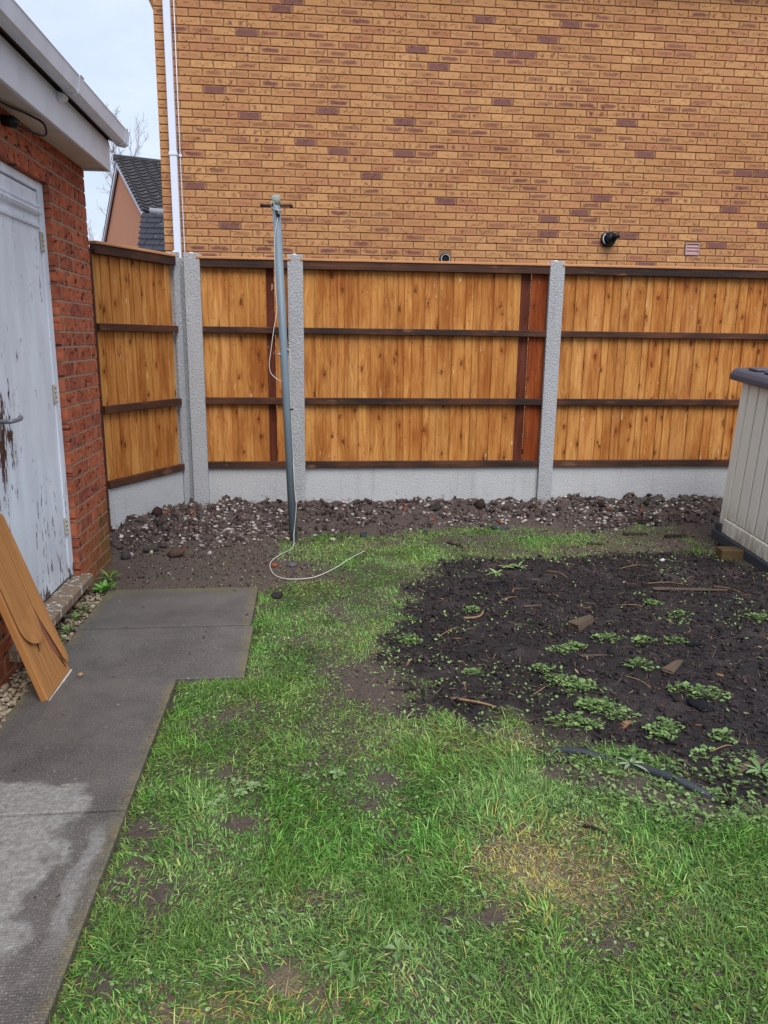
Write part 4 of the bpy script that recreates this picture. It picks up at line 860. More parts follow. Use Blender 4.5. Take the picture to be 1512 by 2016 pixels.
def grass():
    def wgt(x, y): return gdens(x, y)*np.clip(2.0/np.maximum(y, 1.0), .30, 1.0)
    p = sample(315000, -.6, 3.9, .55, 5.4, lambda x, y: wgt(x, y)*np.where(x < .75*y+.35, .98, .30)*np.where(y < .95, .5, 1.))
    n = len(p); x, y = p[:, 0], p[:, 1]; tuft = vn(x*7, y*7, 5); cl = fbm(x*11, y*11, 1)
    L = (.012+.020*RNG.random(n)+.028*np.clip(tuft-.45, 0, 1)*RNG.random(n)*2)*(.75+.5*cl)
    L = np.where(y > 2.6, L*.85, L*(1+.45*(tuft > .55)*(RNG.random(n) < .5)))
    wid = RNG.uniform(.0014, .0032, n)*np.where(y > 2.6, 1.25, 1.)
    flow = 6.28*fbm(x*2.6, y*2.6, 7)*2.2
    az = flow+RNG.normal(0, 1.1, n); lean = np.clip(np.abs(RNG.normal(.95, .38, n)), 0, 1.5); bend = np.abs(RNG.normal(.5, .4, n))
    t = RNG.random(n); g = colmix(lin(62, 106, 42), lin(122, 174, 78), t); g2 = colmix(lin(82, 120, 58), lin(142, 180, 98), t)
    m = sst(.42, .62, fbm(x*3.3, y*3.3, 0)); col = g*(1-m[:, None])+g2*m[:, None]
    lime = (sst(.55, .7, fbm(x*2.1, y*2.1, 3))*RNG.random(n))[:, None]*.35; col = col*(1-lime)+np.array(lin(132, 156, 64))[None]*lime
    st = RNG.random(n) < straw_amt(x, y); sc = colmix(lin(150, 142, 66), lin(208, 192, 112), RNG.random(n)); col[st] = sc[st]; lean[st] = np.clip(lean[st]+.5, 0, 1.5)
    br = RNG.random(n) < .05; col[br] = lin(112, 92, 64)
    col = col*np.exp(RNG.normal(.02, .42, n))[:, None]; col = np.clip(col, 0, .62)
    blades('lawn_grass', p, L, wid, az, lean, bend, col, 'rough patchy green lawn between path and bark bed')
    # taller tufts at the path end and along the edges
    T_ = [(-.36, 2.84, .13, 700), (-.20, 2.80, .10, 400), (-.08, 1.72, .10, 500), (.20, 1.60, .13, 900), (-.45, 1.58, .06, 200), (1.15, 1.55, .2, 1100), (.95, 1.35, .2, 900), (.5, 1.27, .2, 900), (-.28, 1.52, .10, 500), (.35, 2.3, .1, 400), (1.3, 1.7, .12, 600), (.66, 4.75, .15, 500), (1.35, 4.9, .3, 700), (.25, 4.75, .2, 500), (-.44, 1.25, .06, 250), (-1.16, 4.37, .035, 260), (2.55, 4.62, .10, 200), (2.0, 4.95, .25, 250), (-.47, 2.45, .05, 150)]
    P, Ls = [], []
    for cx, cy, r, k in T_:
        q = RNG.normal(0, r*.5, (k, 2))+np.array([[cx, cy]]); P.append(q); Ls.append(RNG.uniform(.025, .055, k)*(.7 if cy > 4 else 1))
    p = np.concatenate(P); L = np.concatenate(Ls); k = (polydist(p[:, 0], p[:, 1], PATH) < -.004); p, L = p[k], L[k]; n = len(p)
    col = colmix(lin(74, 112, 46), lin(132, 168, 82), RNG.random(n)); q = (np.abs(p[:, 0]+1.16) < .08); col[q] = lin(126, 132, 58)
    blades('grass_tufts', p, L, RNG.uniform(.0014, .0028, n), RNG.uniform(0, 6.28, n), np.abs(RNG.normal(.6, .35, n)), np.abs(RNG.normal(.55, .3, n)), col, 'longer grass tufts standing out of the lawn')
    # blades and sprigs growing over the slab edges
    e = []
    for (x0, y0), (x1, y1), k in (((-.54, .9), (-.54, 2.9), 1500), ((-.54, 2.9), (-.28, 2.9), 260), ((-.275, 2.9), (-.28, 4.05), 380), ((-.9, 4.055), (-.28, 4.055), 160)):
        t_ = RNG.random(k); keep = fbm(t_*14+x0*7, t_*3+y0, 2) > .42; t_ = t_[keep]; e.append(np.stack([x0+(x1-x0)*t_+RNG.uniform(.002, .02, len(t_))*(x0 == x1 or x0 < -.27)*(y0 != y1), y0+(y1-y0)*t_+(RNG.uniform(.004, .02, len(t_)) if y0 == 4.055 else -RNG.uniform(.004, .02, len(t_))*(y0 == y1))], 1))
    p = np.concatenate(e); n = len(p)
    blades('edge_grass', p, RNG.uniform(.018, .048, n), RNG.uniform(.0014, .003, n), math.pi+RNG.normal(0, 1.1, n), np.abs(RNG.normal(.85, .35, n)), np.abs(RNG.normal(.6, .3, n)), colmix(lin(78, 108, 46), lin(150, 168, 92), RNG.random(n)), 'grass sprigs leaning over the edges of the paving')
    # small round clover and daisy leaves through the sward and on bare spots
    p = sample(12000, -.55, 3.8, .6, 5.2, lambda x, y: (.15+.85*(fbm(x*4, y*4, 6) > .52))*(polydist(x, y, PATH) < -.01)*(polydist(x, y, BED) < .02)*(mound(x, y) < .05)*np.clip(2./y, .3, 1)*(1-.8*((x < -.2) & (y > 4.05)))); n = len(p)
    an = np.linspace(0, 2*math.pi, 7)[:-1]; lv = np.concatenate([[[0, 0, .15]], np.stack([np.cos(an), np.sin(an)*.7, .12*np.cos(an*2)], 1)]); lf = np.array([[0, 1+k, 1+(k+1) % 6] for k in range(6)])
    sz = RNG.uniform(.003, .0075, n); zz = height(p[:, 0], p[:, 1])+RNG.uniform(.002, .018, n)
    o = scatter('clover_leaves', [(lv, lf)], np.stack([p[:, 0], p[:, 1], zz], 1), np.stack([sz]*3, 1), rotm(RNG.uniform(0, 6.28, n), RNG.normal(0, .45, n), RNG.normal(0, .45, n)), colmix(lin(76, 104, 54), lin(150, 174, 112), RNG.random(n)), LEAF)
    tag(o, 'tiny clover leaves spread through the lawn', 'clover', kind='stuff')
    # dead thatch lying flat
    p = sample(31000, -.55, 3.8, .6, 5.2, lambda x, y: np.clip(straw_amt(x, y)*1.3, .1, 1)*(polydist(x, y, PATH) < -.004)*(polydist(x, y, BED) < -.02)*(mound(x, y) < .05)*np.clip(2./y, .25, 1)*(1-.7*((x < -.2) & (y > 4.05)))); n = len(p)
    blades('dead_thatch', p, RNG.uniform(.015, .05, n), RNG.uniform(.0009, .0020, n), RNG.uniform(0, 6.28, n), RNG.uniform(1.1, 1.52, n), RNG.uniform(0, .4, n), colmix(lin(120, 104, 66), lin(206, 190, 134), RNG.random(n)), 'dry straw coloured thatch lying in the lawn')
    # seedlings creeping over the bed and its ragged edge
    p = sample(1500, .25, 2.7, 1.9, 4.7, lambda x, y: sst(-.15, 0, polydist(x, y, BED))*(.04+.96*(fbm(x*3.2, y*3.2, 0) > .60)+.35*(polydist(x, y, BED) < .12)*(fbm(x*6, y*6, 1) > .5))); n = len(p)
    sz = RNG.uniform(.003, .009, n); zz = height(p[:, 0], p[:, 1])+RNG.uniform(.003, .014, n)
    o = scatter('seedlings', [(lv, lf)], np.stack([p[:, 0], p[:, 1], zz], 1), np.stack([sz]*3, 1), rotm(RNG.uniform(0, 6.28, n), RNG.normal(0, .5, n), RNG.normal(0, .5, n)), colmix(lin(70, 100, 50), lin(150, 178, 108), RNG.random(n)), LEAF)
    tag(o, 'tiny green seedlings scattered over the bark bed', 'seedlings', kind='stuff')
    # thin dry stems lying on bed and ground
    p = sample(2600, .3, 2.8, 1.95, 5.2, lambda x, y: .4*(polydist(x, y, BED) > -.1)+.25*(mound(x, y) < .5)); n = len(p)
    blades('dry_stems', p, RNG.uniform(.02, .09, n), RNG.uniform(.001, .0022, n), RNG.uniform(0, 6.28, n), RNG.uniform(1.35, 1.56, n), RNG.uniform(0, .15, n), colmix(lin(96, 78, 56), lin(190, 166, 126), RNG.random(n)), 'thin dry stems lying over the bark bed')
grass()

# ------------------------------------------------------------------ weeds
def leafmesh(V, F, C, base, az, pitch, L, W, col, lobes=False, curl=.3, stem=.0):
    """append one leaf; base point, heading, pitch above ground"""
    d = Vector((math.cos(az)*math.cos(pitch), math.sin(az)*math.cos(pitch), math.sin(pitch))); s = Vector((-math.sin(az), math.cos(az), 0)); u = s.cross(d)*-1
    if u.z < 0: u = -u
    b = Vector(base); k = len(V)
    if stem:
        e = b+d*stem; V += [b-s*.0012, b+s*.0012, e+s*.0012, e-s*.0012]; C += [[c*.85 for c in col]]*4; F += [[k, k+1, k+2, k+3]]; b = e; k = len(V)
        pitch2 = pitch*.3; d = Vector((math.cos(az)*math.cos(pitch2), math.sin(az)*math.cos(pitch2), math.sin(pitch2))); u = Vector((0, 0, 1))
    if not lobes:
        prof = [(0, .10), (.25, .75), (.55, 1.), (.82, .65), (1., .05)]
        for t, w in prof:
            c = b+d*(L*t)-u*(curl*L*t*t*.5); e = u*(W*.18*w); V += [c-s*(W*.5*w)+e, c, c+s*(W*.5*w)+e]; C += [col, [x*.9 for x in col], col]
        for i in range(4):
            a = k+3*i; F += [[a, a+1, a+4, a+3], [a+1, a+2, a+5, a+4]]
    else:
        V.append(b); C.append([x*.85 for x in col]); m = 0
        out = []
        for j, (an, ln) in enumerate(((-1.9, .55), (-1.25, .95), (-.95, .60), (-.55, .75), (-.25, .62), (0, 1.05), (.25, .62), (.55, .75), (.95, .60), (1.25, .95), (1.9, .55))):
            q = d*math.cos(an)+s*math.sin(an); out.append(b+q*(L*ln)-u*(curl*L*ln*ln*.5))
        for o in out: V.append(o); C.append(col)
        for j in range(10): F.append([k, k+1+j, k+2+j])
def weed(name, x, y, z, build, label, cat, group, seed):
    r = random.Random(seed); V, F, C = [], [], []; build(r, V, F, C)
    me = pymesh(name, V, F); setcol(me, np.array(C)); me.materials.append(LEAF)
    return tag(link(name, me, None, (x, y, z)), label, cat, group)
def buttercup(rad, n, pale=.3):
    def b(r, V, F, C):
        for i in range(n):
            a = r.uniform(0, 6.28); q = rad*r.random()**.7; p = (q*math.cos(a)*1.25, q*math.sin(a), r.uniform(.004, .016)+.012*(1-q/rad))
            t = r.random()**1.3; g = np.array(lin(74, 104, 50))*(1-t)+np.array(lin(146, 176, 106))*t
            leafmesh(V, F, C, p, a+r.uniform(-1.5, 1.5), r.uniform(-.2, .8), r.uniform(.006, .0155), .02, list(g), True, r.uniform(.2, .7))
            if i % 3 == 0:
                k = len(V); e = Vector(p); s = Vector((0, 0, -.002)); dd = Vector((-.0012*math.sin(a), .0012*math.cos(a), 0)); V.extend([s-dd, s+dd, e+dd, e-dd]); C.extend([lin(110, 124, 70)]*4); F.append([k, k+1, k+2, k+3])
    return b
def rosette(n, L, W, ca, cb, pit=(.1, .5), curl=.4):
    def b(r, V, F, C):
        for i in range(n):
            a = 6.28*i/n*1.0+r.uniform(-.35, .35); t = r.random(); g = np.array(ca)*(1-t)+np.array(cb)*t
            leafmesh(V, F, C, (.004*math.cos(a), .004*math.sin(a), .004), a, r.uniform(*pit), L*r.uniform(.6, 1.1), W*r.uniform(.7, 1.15), list(g), False, curl*r.uniform(.4, 1.3))
    return b
BUT = [(0.97, 2.85, .05), (1.02, 2.75, .07), (1.07, 2.68, .07), (1.10, 2.53, .07), (1.13, 2.46, .06), (1.05, 2.56, .05), (0.92, 2.42, .07), (1.19, 3.12, .05), (1.12, 3.07, .05), (1.38, 3.19, .06), (1.52, 3.12, .05), (1.68, 3.12, .05), (1.39, 2.87, .06), (1.50, 2.67, .06), (1.56, 2.60, .06), (1.27, 2.38, .06), (1.06, 2.19, .06),
       (1.43, 2.28, .05), (1.78, 3.59, .05), (1.88, 3.48, .05), (2.24, 3.38, .06), (0.44, 3.27, .05), (0.82, 3.62, .04), (0.67, 2.85, .035), (1.22, 2.33, .05), (1.49, 5.01, .05), (.47, 3.22, .03), (1.0, 2.40, .04)]
BUT2 = [(1.22, 2.08, .06), (1.33, 2.05, .07), (1.16, 1.87, .06), (0.97, 1.94, .06), (0.88, 2.00, .06), (1.47, 2.13, .07), (1.33, 1.86, .08), (1.07, 1.90, .07), (0.99, 1.88, .05), (1.23, 1.84, .06), (0.97, 2.08, .05), (0.77, 1.95, .05), (1.33, 2.17, .05), (.85, 2.10, .04), (1.1, 2.0, .06), (1.42, 1.98, .06), (1.28, 1.95, .066), (1.5, 1.9, .07), (.9, 2.19, .04), (.68, 2.08, .04)]
for i, (x, y, r) in enumerate(BUT): weed('lobed_weed', x, y, H1(x, y), buttercup(r*1.05, int(14+r*r*14000)), 'low clump of small lobed green leaves growing in the dark bark bed', 'weed', 'lobed weeds in the bark bed', 50+i)
for i, (x, y, r) in enumerate(BUT2): weed('lobed_weed', x, y, H1(x, y), buttercup(r*1.15, int(12+r*r*7000)), 'low lobed weed on the bare strip between black edging and lawn', 'weed', 'lobed weeds below the edging', 150+i)
PG = (lin(98, 126, 74), lin(144, 168, 114))
for i, (x, y, n, L) in enumerate([(-.27, 2.07, 7, .035), (-.30, 2.04, 6, .03), (-.18, 2.13, 7, .038), (-.22, 2.10, 6, .032), (-.13, 2.12, 6, .03), (-.02, 2.16, 5, .028), (.08, 2.17, 7, .045), (-.24, 2.15, 5, .03)]):
    weed('round_leaf_weed', x, y, H1(x, y)+.008, rosette(n+2, L*.62, L*.45, *PG, (-.05, .4), .4), 'round pale leaved weed lying flat in the lawn', 'weed', 'round leaved weeds in the lawn', 300+i)
for i, (x, y, n, L, lb) in enumerate([(-.09, 1.58, 6, .055, 0), (-.06, 1.55, 5, .05, 0), (.05, 1.42, 6, .075, 0), (.19, 1.44, 5, .07, 0), (.98, 1.56, 7, .085, 0), (1.01, 1.50, 6, .075, 0), (-.42, 1.59, 7, .045, 0), (-.38, 1.56, 6, .04, 0), (.09, 1.36, 5, .06, 0), (-.49, 1.72, 6, .04, 0), (.30, 1.50, 5, .06, 0), (.36, 1.33, 5, .06, 0), (.86, 1.68, 5, .05, 0), (.75, 1.45, 4, .05, 0)]):
    weed('plantain_weed', x, y, H1(x, y)+.001, rosette(n-1+i % 3, L*(.42+.08*(i % 3)), L*.19, *PG, (-.1, .7), .9), 'broad leaved plantain rosette growing among the lawn grass', 'weed', 'plantain rosettes in the lawn', 400+i)
weed('dandelion_weed', -1.11, 4.05, .004, rosette(22, .085, .024, lin(86, 140, 58), lin(130, 182, 84), (.25, 1.0), .5), 'bright green dandelion rosette at the end of the door sill', 'weed', None, 500)
weed('dandelion_weed', -1.13, 4.24, .012, rosette(14, .075, .018, lin(98, 128, 66), lin(140, 166, 96), (.3, 1.1), .5), 'small grey green weed between garage corner and soil heap', 'weed', None, 501)
for i, (x, y) in enumerate([(-1.135, 3.62), (-1.13, 3.46), (-1.14, 3.74), (-1.12, 3.30)]): weed('gravel_weed', x, y, .008, rosette(12, .045, .012, lin(84, 112, 54), lin(120, 146, 78), (.3, 1.1), .5), 'small weed sprouting from the gravel below the door sill', 'weed', 'weeds in the gravel strip', 510+i)
for i, (x, y) in enumerate([(1.19, 4.29), (1.10, 4.21), (1.25, 4.27)]): weed('pale_weed', x, y, H1(x, y)+.005, rosette(9, .055, .018, lin(118, 148, 86), lin(164, 186, 126), (.1, .7), .7), 'pale green strappy weed on the far edge of the bark bed', 'weed', 'pale weeds at the bed edge', 530+i)
weed('forked_leaf_weed', 1.04, 2.145, H1(1.04, 2.145)+.012, rosette(6, .06, .014, lin(126, 146, 108), lin(166, 178, 150), (.1, .5), .5), 'grey green weed with long narrow leaves beside the black edging', 'weed', None, 540)
weed('forked_leaf_weed', 1.44, 2.06, H1(1.44, 2.06)+.012, rosette(8, .06, .018, lin(104, 134, 80), lin(140, 166, 112), (.1, .7), .7), 'broad grey green leafy weed at the end of the black edging', 'weed', None, 541)

# ------------------------------------------------------------------ single stones, sticks, wood bits
def stone(name, x, y, s, col, label, cat, group, seed, z=None, fl=.75):
    V, F = rock(seed, 1, fl); r = random.Random(seed); V = V*s*np.array([1.15, .9, 1.]); a = r.uniform(0, 6.28); V = V@np.array([[math.cos(a), -math.sin(a), 0], [math.sin(a), math.cos(a), 0], [0, 0, 1]]).T
    me = npmesh(name, V, F); setcol(me, np.tile(np.array(col), (len(V), 1))); me.materials.append(STONE)
    z = H1(x, y) if z is None else z
    return tag(link(name, me, None, (x, y, z-float(V[:, 2].min())*.55)), label, cat, group)
PALE = lin(190, 180, 170); BRN = lin(92, 74, 66); DK = lin(78, 78, 82)
for i, (x, y, s) in enumerate([(-1.01, 4.80, .018), (-.85, 5.18, .018), (-.69, 4.90, .016), (-.64, 4.78, .022), (.16, 5.07, .024), (.19, 5.24, .014), (.04, 5.20, .017), (.20, 5.52, .024), (.32, 5.45, .016), (.40, 5.34, .014), (-.95, 5.42, .018), (-1.17, 4.80, .017), (-1.21, 4.88, .020), (-1.09, 5.05, .018), (.08, 5.26, .014), (.62, 5.40, .014), (.78, 5.50, .016), (1.05, 5.40, .013), (2.38, 5.46, .016), (2.60, 5.36, .017), (1.60, 5.42, .015), (.28, 5.10, .015), (-.45, 5.10, .014), (-.50, 5.35, .016), (-.30, 5.22, .013), (-1.12, 4.74, .022), (-1.04, 4.86, .026), (-.72, 5.42, .015)]):
    stone('pale_stone', x, y, s, tuple(c*random.uniform(.75, 1.15) for c in PALE), 'pale rubble stone lying on the heaped soil along the fence', 'stone', 'pale stones on the soil heap', 700+i)
for i, (x, y, s) in enumerate([(.95, 5.52, .045), (1.30, 5.56, .05), (1.50, 5.54, .035), (1.72, 5.56, .036), (.80, 5.56, .03), (-.86, 5.50, .04), (-.70, 5.56, .035), (-.22, 5.56, .03), (2.25, 5.54, .04), (2.62, 5.55, .035), (-1.04, 5.22, .04), (.45, 5.57, .03), (1.9, 5.50, .03), (.12, 5.57, .03)]):
    stone('soil_clod', x, y, s, tuple(c*random.uniform(.7, 1.0) for c in lin(72, 58, 54)), 'brown lump of earth resting against the gravel boards', 'clod', 'earth lumps at the fence foot', 800+i, fl=.8)
stone('brown_boulder', -.84, 4.72, .055, BRN, 'largest brown clod in front of the soil heap', 'clod', None, 901, fl=.8)
stone('dark_stone', 1.40, 5.30, .050, DK, 'dark grey flat stone lying on the front of the soil heap', 'stone', None, 902, fl=.6)
stone('brick_fragment', -.215, 4.47, .028, lin(150, 88, 66), 'red brick fragment inside the loop of white cord', 'brick piece', None, 903)
stone('grey_stone', -.107, 4.49, .034, lin(104, 102, 104), 'grey stone inside the loop of white cord', 'stone', None, 904)
stone('black_stone', -.18, 3.93, .036, lin(58, 54, 56), 'black stone lying by the corner of the paving', 'stone', None, 905)
stone('slate_piece', .38, 5.14, .040, lin(62, 66, 74), 'blue grey stone on the soil right of the washing line pole', 'stone', None, 906, fl=.5)
stone('orange_fragment', -1.00, 5.28, .026, lin(170, 84, 54), 'orange brick bit on the soil by the angled gravel board', 'brick piece', None, 907)
stone('orange_fragment', -.83, 5.36, .024, lin(164, 88, 60), 'orange brick bit on the soil below the corner post', 'brick piece', None, 908)
stone('tan_pebble', -.93, 2.955, .014, lin(190, 154, 116), 'single tan pebble lying on the paving by the leaning board', 'pebble', None, 909, z=.012)
stone('white_stone', 2.23, 4.42, .020, lin(222, 220, 216), 'small white stone at the far edge of the bark bed', 'stone', None, 910)
for i, (x, y, s) in enumerate([(-1.02, 4.83, .05), (-.96, 4.90, .03), (-1.15, 4.70, .045)]): stone('dark_clod', x, y, s, lin(80, 72, 68), 'dark earth clod near the garage corner', 'clod', 'dark clods by the garage', 920+i)
for i, (x, y, s) in enumerate([(1.04, 4.0, .03), (1.48, 2.52, .045), (1.75, 3.10, .035)]): stone('charcoal_lump', x, y, s, lin(34, 36, 40), 'black smooth lump lying in the bark bed', 'lump', 'black lumps in the bed', 930+i, fl=.4)
def stick(name, pts, r, m, label, cat='stick', group=None, seg=7):
    P = smoothpts([(x, y, H1(x, y)+r*.7+dz) for x, y, dz in pts], 4); n = len(P); rad = [r*(1-.35*i/n)*(1+.12*math.sin(i*2.1)) for i in range(n)]
    return tag(tube(name, P, rad, m, None, seg), label, cat, group)
def timber(name, x, y, L, W, Hh, rz, m, label, tilt=0., bev=.004, cat='wood', group=None):
    me = boxmesh(name, -L/2, L/2, -W/2, W/2, 0, Hh, bev); rr = random.Random(int(x*1000))
    for v in me.vertices:
        if v.co.x > L*.4: v.co.y *= .55; v.co.z *= .8
        v.co += Vector((rr.uniform(-1, 1)*.006, rr.uniform(-1, 1)*.002, rr.uniform(-1, 1)*.002))
    o = link(name, me, None, (x, y, H1(x, y)+.001), (0, tilt, rz), m); return tag(o, label, cat, group)
stick('black_stick', [(.945, 4.955, 0), (.99, 4.87, .003), (1.035, 4.78, 0)], .008, DARKW, 'straight black stick lying on the grass behind the bed')
stick('brown_root', [(.76, 3.50, 0), (.81, 3.495, .004), (.85, 3.52, .006), (.88, 3.585, .012)], .007, PALEW, 'bent brown root piece near the left of the bed')
stick('pale_stick', [(.54, 2.645, 0), (.59, 2.60, .006), (.64, 2.575, .004), (.69, 2.55, 0)], .006, PALEW, 'pale curved twig at the lower left edge of the bed')
timber('wood_offcut', 1.315, 3.35, .15, .065, .042, R(35), OLDW, 'grey brown split wood offcut in the middle of the bed', R(-4))
timber('bark_strip', 1.54, 2.86, .13, .05, .016, R(40), OLDW, 'long grey bark strip among the weeds', R(-4))
timber('bark_strip', 2.12, 3.84, .42, .030, .012, R(-7), OLDW, 'thin weathered lath half buried at the far right of the bed')
timber('bark_strip', 1.24, 3.00, .12, .016, .012, R(0), OLDW, 'thin grey wood splinter right of the lobed weeds')
timber('bark_flake', 1.13, 2.40, .05, .03, .004, R(30), m_gravity_wood('tan_leaf', lin(120, 84, 64), lin(156, 116, 92)), 'tan curled dead leaf between the lobed weeds', R(-12))
timber('bark_flake', 1.42, 2.10, .14, .035, .018, R(20), OLDW, 'brown bark slab at the front right of the bed', R(-4))
timber('bark_flake', 1.80, 3.42, .07, .03, .010, R(70), OLDW, 'small upright bark flake behind the lobed weeds', R(-10))
timber('bark_flake', 1.16, 3.66, .10, .02, .010, R(10), OLDW, 'short brown bark flake left of the wood offcut')
timber('bark_flake', 1.80, 3.16, .12, .045, .012, R(25), BLACK, 'black folded plastic scrap lying on the bark', R(-8))
timber('plank_scrap', 2.82, 5.46, .34, .05, .025, R(14), OLDW, 'pale split plank scrap on the soil behind the storage box', R(-4))
timber('plank_scrap', 2.50, 5.42, .20, .04, .02, R(-12), DARKW, 'dark plank scrap on the soil near the storage box')
timber('plank_scrap', 2.36, 5.12, .18, .035, .02, R(0), DARKW, 'dark wet batten piece on the soil edge')
timber('plank_scrap', 1.96, 4.86, .12, .02, .015, R(2), DARKW, 'short dark stick on the thin grass behind the bed')
timber('plank_scrap', 2.62, 5.03, .16, .035, .03, R(5), DARKW, 'dark wood piece beside the corner of the storage box')
stick('dark_twig', [(.775, 1.85, .004), (.80, 1.83, .008), (.825, 1.805, .004)], .005, DARKW, 'short dark twig at the yellowed grass patch')
for i, (a, b) in enumerate([((1.41, 4.22), (1.50, 4.10)), ((1.92, 3.98), (2.15, 3.93)), ((1.0, 3.75), (1.12, 3.80)), ((2.3, 3.95), (2.42, 3.80)), ((.95, 2.75), (.86, 2.66)), ((1.30, 2.80), (1.36, 2.70)), ((1.6, 3.6), (1.75, 3.55)), ((.6, 3.3), (.72, 3.4)), ((1.9, 4.3), (2.1, 4.34)), ((1.35, 2.2), (1.45, 2.24))]):
    stick('dry_twig', [(a[0], a[1], 0), ((a[0]+b[0])/2+.01, (a[1]+b[1])/2, .008), (b[0], b[1], 0)], .0028, PALEW, 'thin pale dry twig lying on the bark bed', 'twig', 'dry twigs on the bed', 5)
# black lawn edging, half buried
P = smoothpts([(.82, 2.285, -.016), (.87, 2.265, .0), (.93, 2.235, .004), (.99, 2.20, -.003), (1.03, 2.165, -.006), (1.08, 2.125, .003), (1.14, 2.065, .006), (1.20, 2.01, -.002), (1.27, 1.96, -.026)], 6)
tag(tube('lawn_edging', [(p.x, p.y, p.z+H1(p.x, p.y)*.4) for p in P], .0155, EDGP, None, 12), 'black plastic lawn edging curving along the bark bed', 'edging')

# ------------------------------------------------------------------ washing line pole and cord
pb, pt = Vector((-.108, 5.09, -.05)), Vector((-.185, 5.09, 2.228))
def on(z): t = (z+.05)/2.278; return pb+(pt-pb)*t
wp = empty('washing_line_pole', (-.108, 5.09, 0)); tag(wp, 'blue grey washing line pole leaning in front of the fence', 'pole')
def wpart(o): o.parent = wp; o.matrix_parent_inverse = Matrix.Translation(Vector((.108, -5.09, 0))); return o
wpart(tube('shaft', [on(-.05), on(1.0), on(2.17)], .026, STEEL, None, 20))
wpart(tube('weathered_end', [on(2.1705), on(2.229)], .027, WEATH, None, 20))
c = on(2.168); wpart(tube('crossbar', [(c.x-.090, c.y-.008, c.z-.002), (c.x+.095, c.y-.008, c.z+.003)], .0085, RUST, None, 10))
for sx in (-.094, .090): wpart(tube('bar_end', [(c.x+sx-.006, c.y-.008, c.z-.002), (c.x+sx+.012, c.y-.008, c.z)], .011, BLACK, None, 10))
wpart(tube('cleat', [on(2.13)+Vector((0, -.024, 0)), on(2.10)+Vector((.012, -.036, 0))], .011, BLACK, None, 8))
k = on(.90); wpart(tube('stub_bolt', [k+Vector((.02, -.01, 0)), k+Vector((.042, -.015, .0))], .006, BLACK, None, 8))
k = on(1.27); wpart(tube('side_cleat', [k+Vector((-.022, -.01, -.01)), k+Vector((-.036, -.014, -.018))], .009, LEADG, None, 8)); wpart(tube('side_cleat', [k+Vector((.022, -.01, .02)), k+Vector((.034, -.014, .012))], .007, LEADG, None, 8))
def cord():
    w = on(2.14); pts = []
    for a in np.linspace(R(-200), R(150), 16): pts.append((w.x+.031*math.cos(a), w.y+.031*math.sin(a), w.z+.012*math.sin(a*1.3)+.01))
    pts += [(-.216, 5.05, 2.167), (-.205, 5.045, 2.185), (-.176, 5.052, 2.138), (-.170, 5.056, 2.114), (-.196, 5.05, 1.979), (-.198, 5.05, 1.818), (-.195, 5.05, 1.645), (-.191, 5.05, 1.539), (-.213, 5.05, 1.413), (-.236, 5.05, 1.269), (-.247, 5.05, 1.191), (-.235, 5.055, 1.133), (-.190, 5.05, 1.094)]
    w = on(1.10); pts += [(w.x-.028, w.y-.01, 1.085), (w.x-.0, w.y+.030, 1.10), (w.x+.030, w.y+.005, 1.14), (w.x+.036, w.y-.006, 1.19), (w.x+.034, w.y-.008, 1.26), (w.x+.030, w.y-.002, 1.29)]
    for z in (1.2, 1.0, .8, .6): w = on(z); pts.append((w.x+.026, w.y+.012, z))
    for x, z in ((-.098, .454), (-.094, .343), (-.086, .269), (-.093, .166), (-.105, .06)): pts.append((x, 5.055, z))
    G = [(-.11, 4.88), (-.19, 4.70), (-.24, 4.51), (-.22, 4.32), (-.17, 4.22), (-.09, 4.18), (.03, 4.21), (.15, 4.38), (.26, 4.59), (.36, 4.75)]
    pts += [(x, y, H1(x, y)+.013) for x, y in G]
    tag(tube('cord', smoothpts(pts, 5), .0023, ROPE, None, 6), 'thin white cord tied to the pole and trailing over the grass', 'cord')
cord()

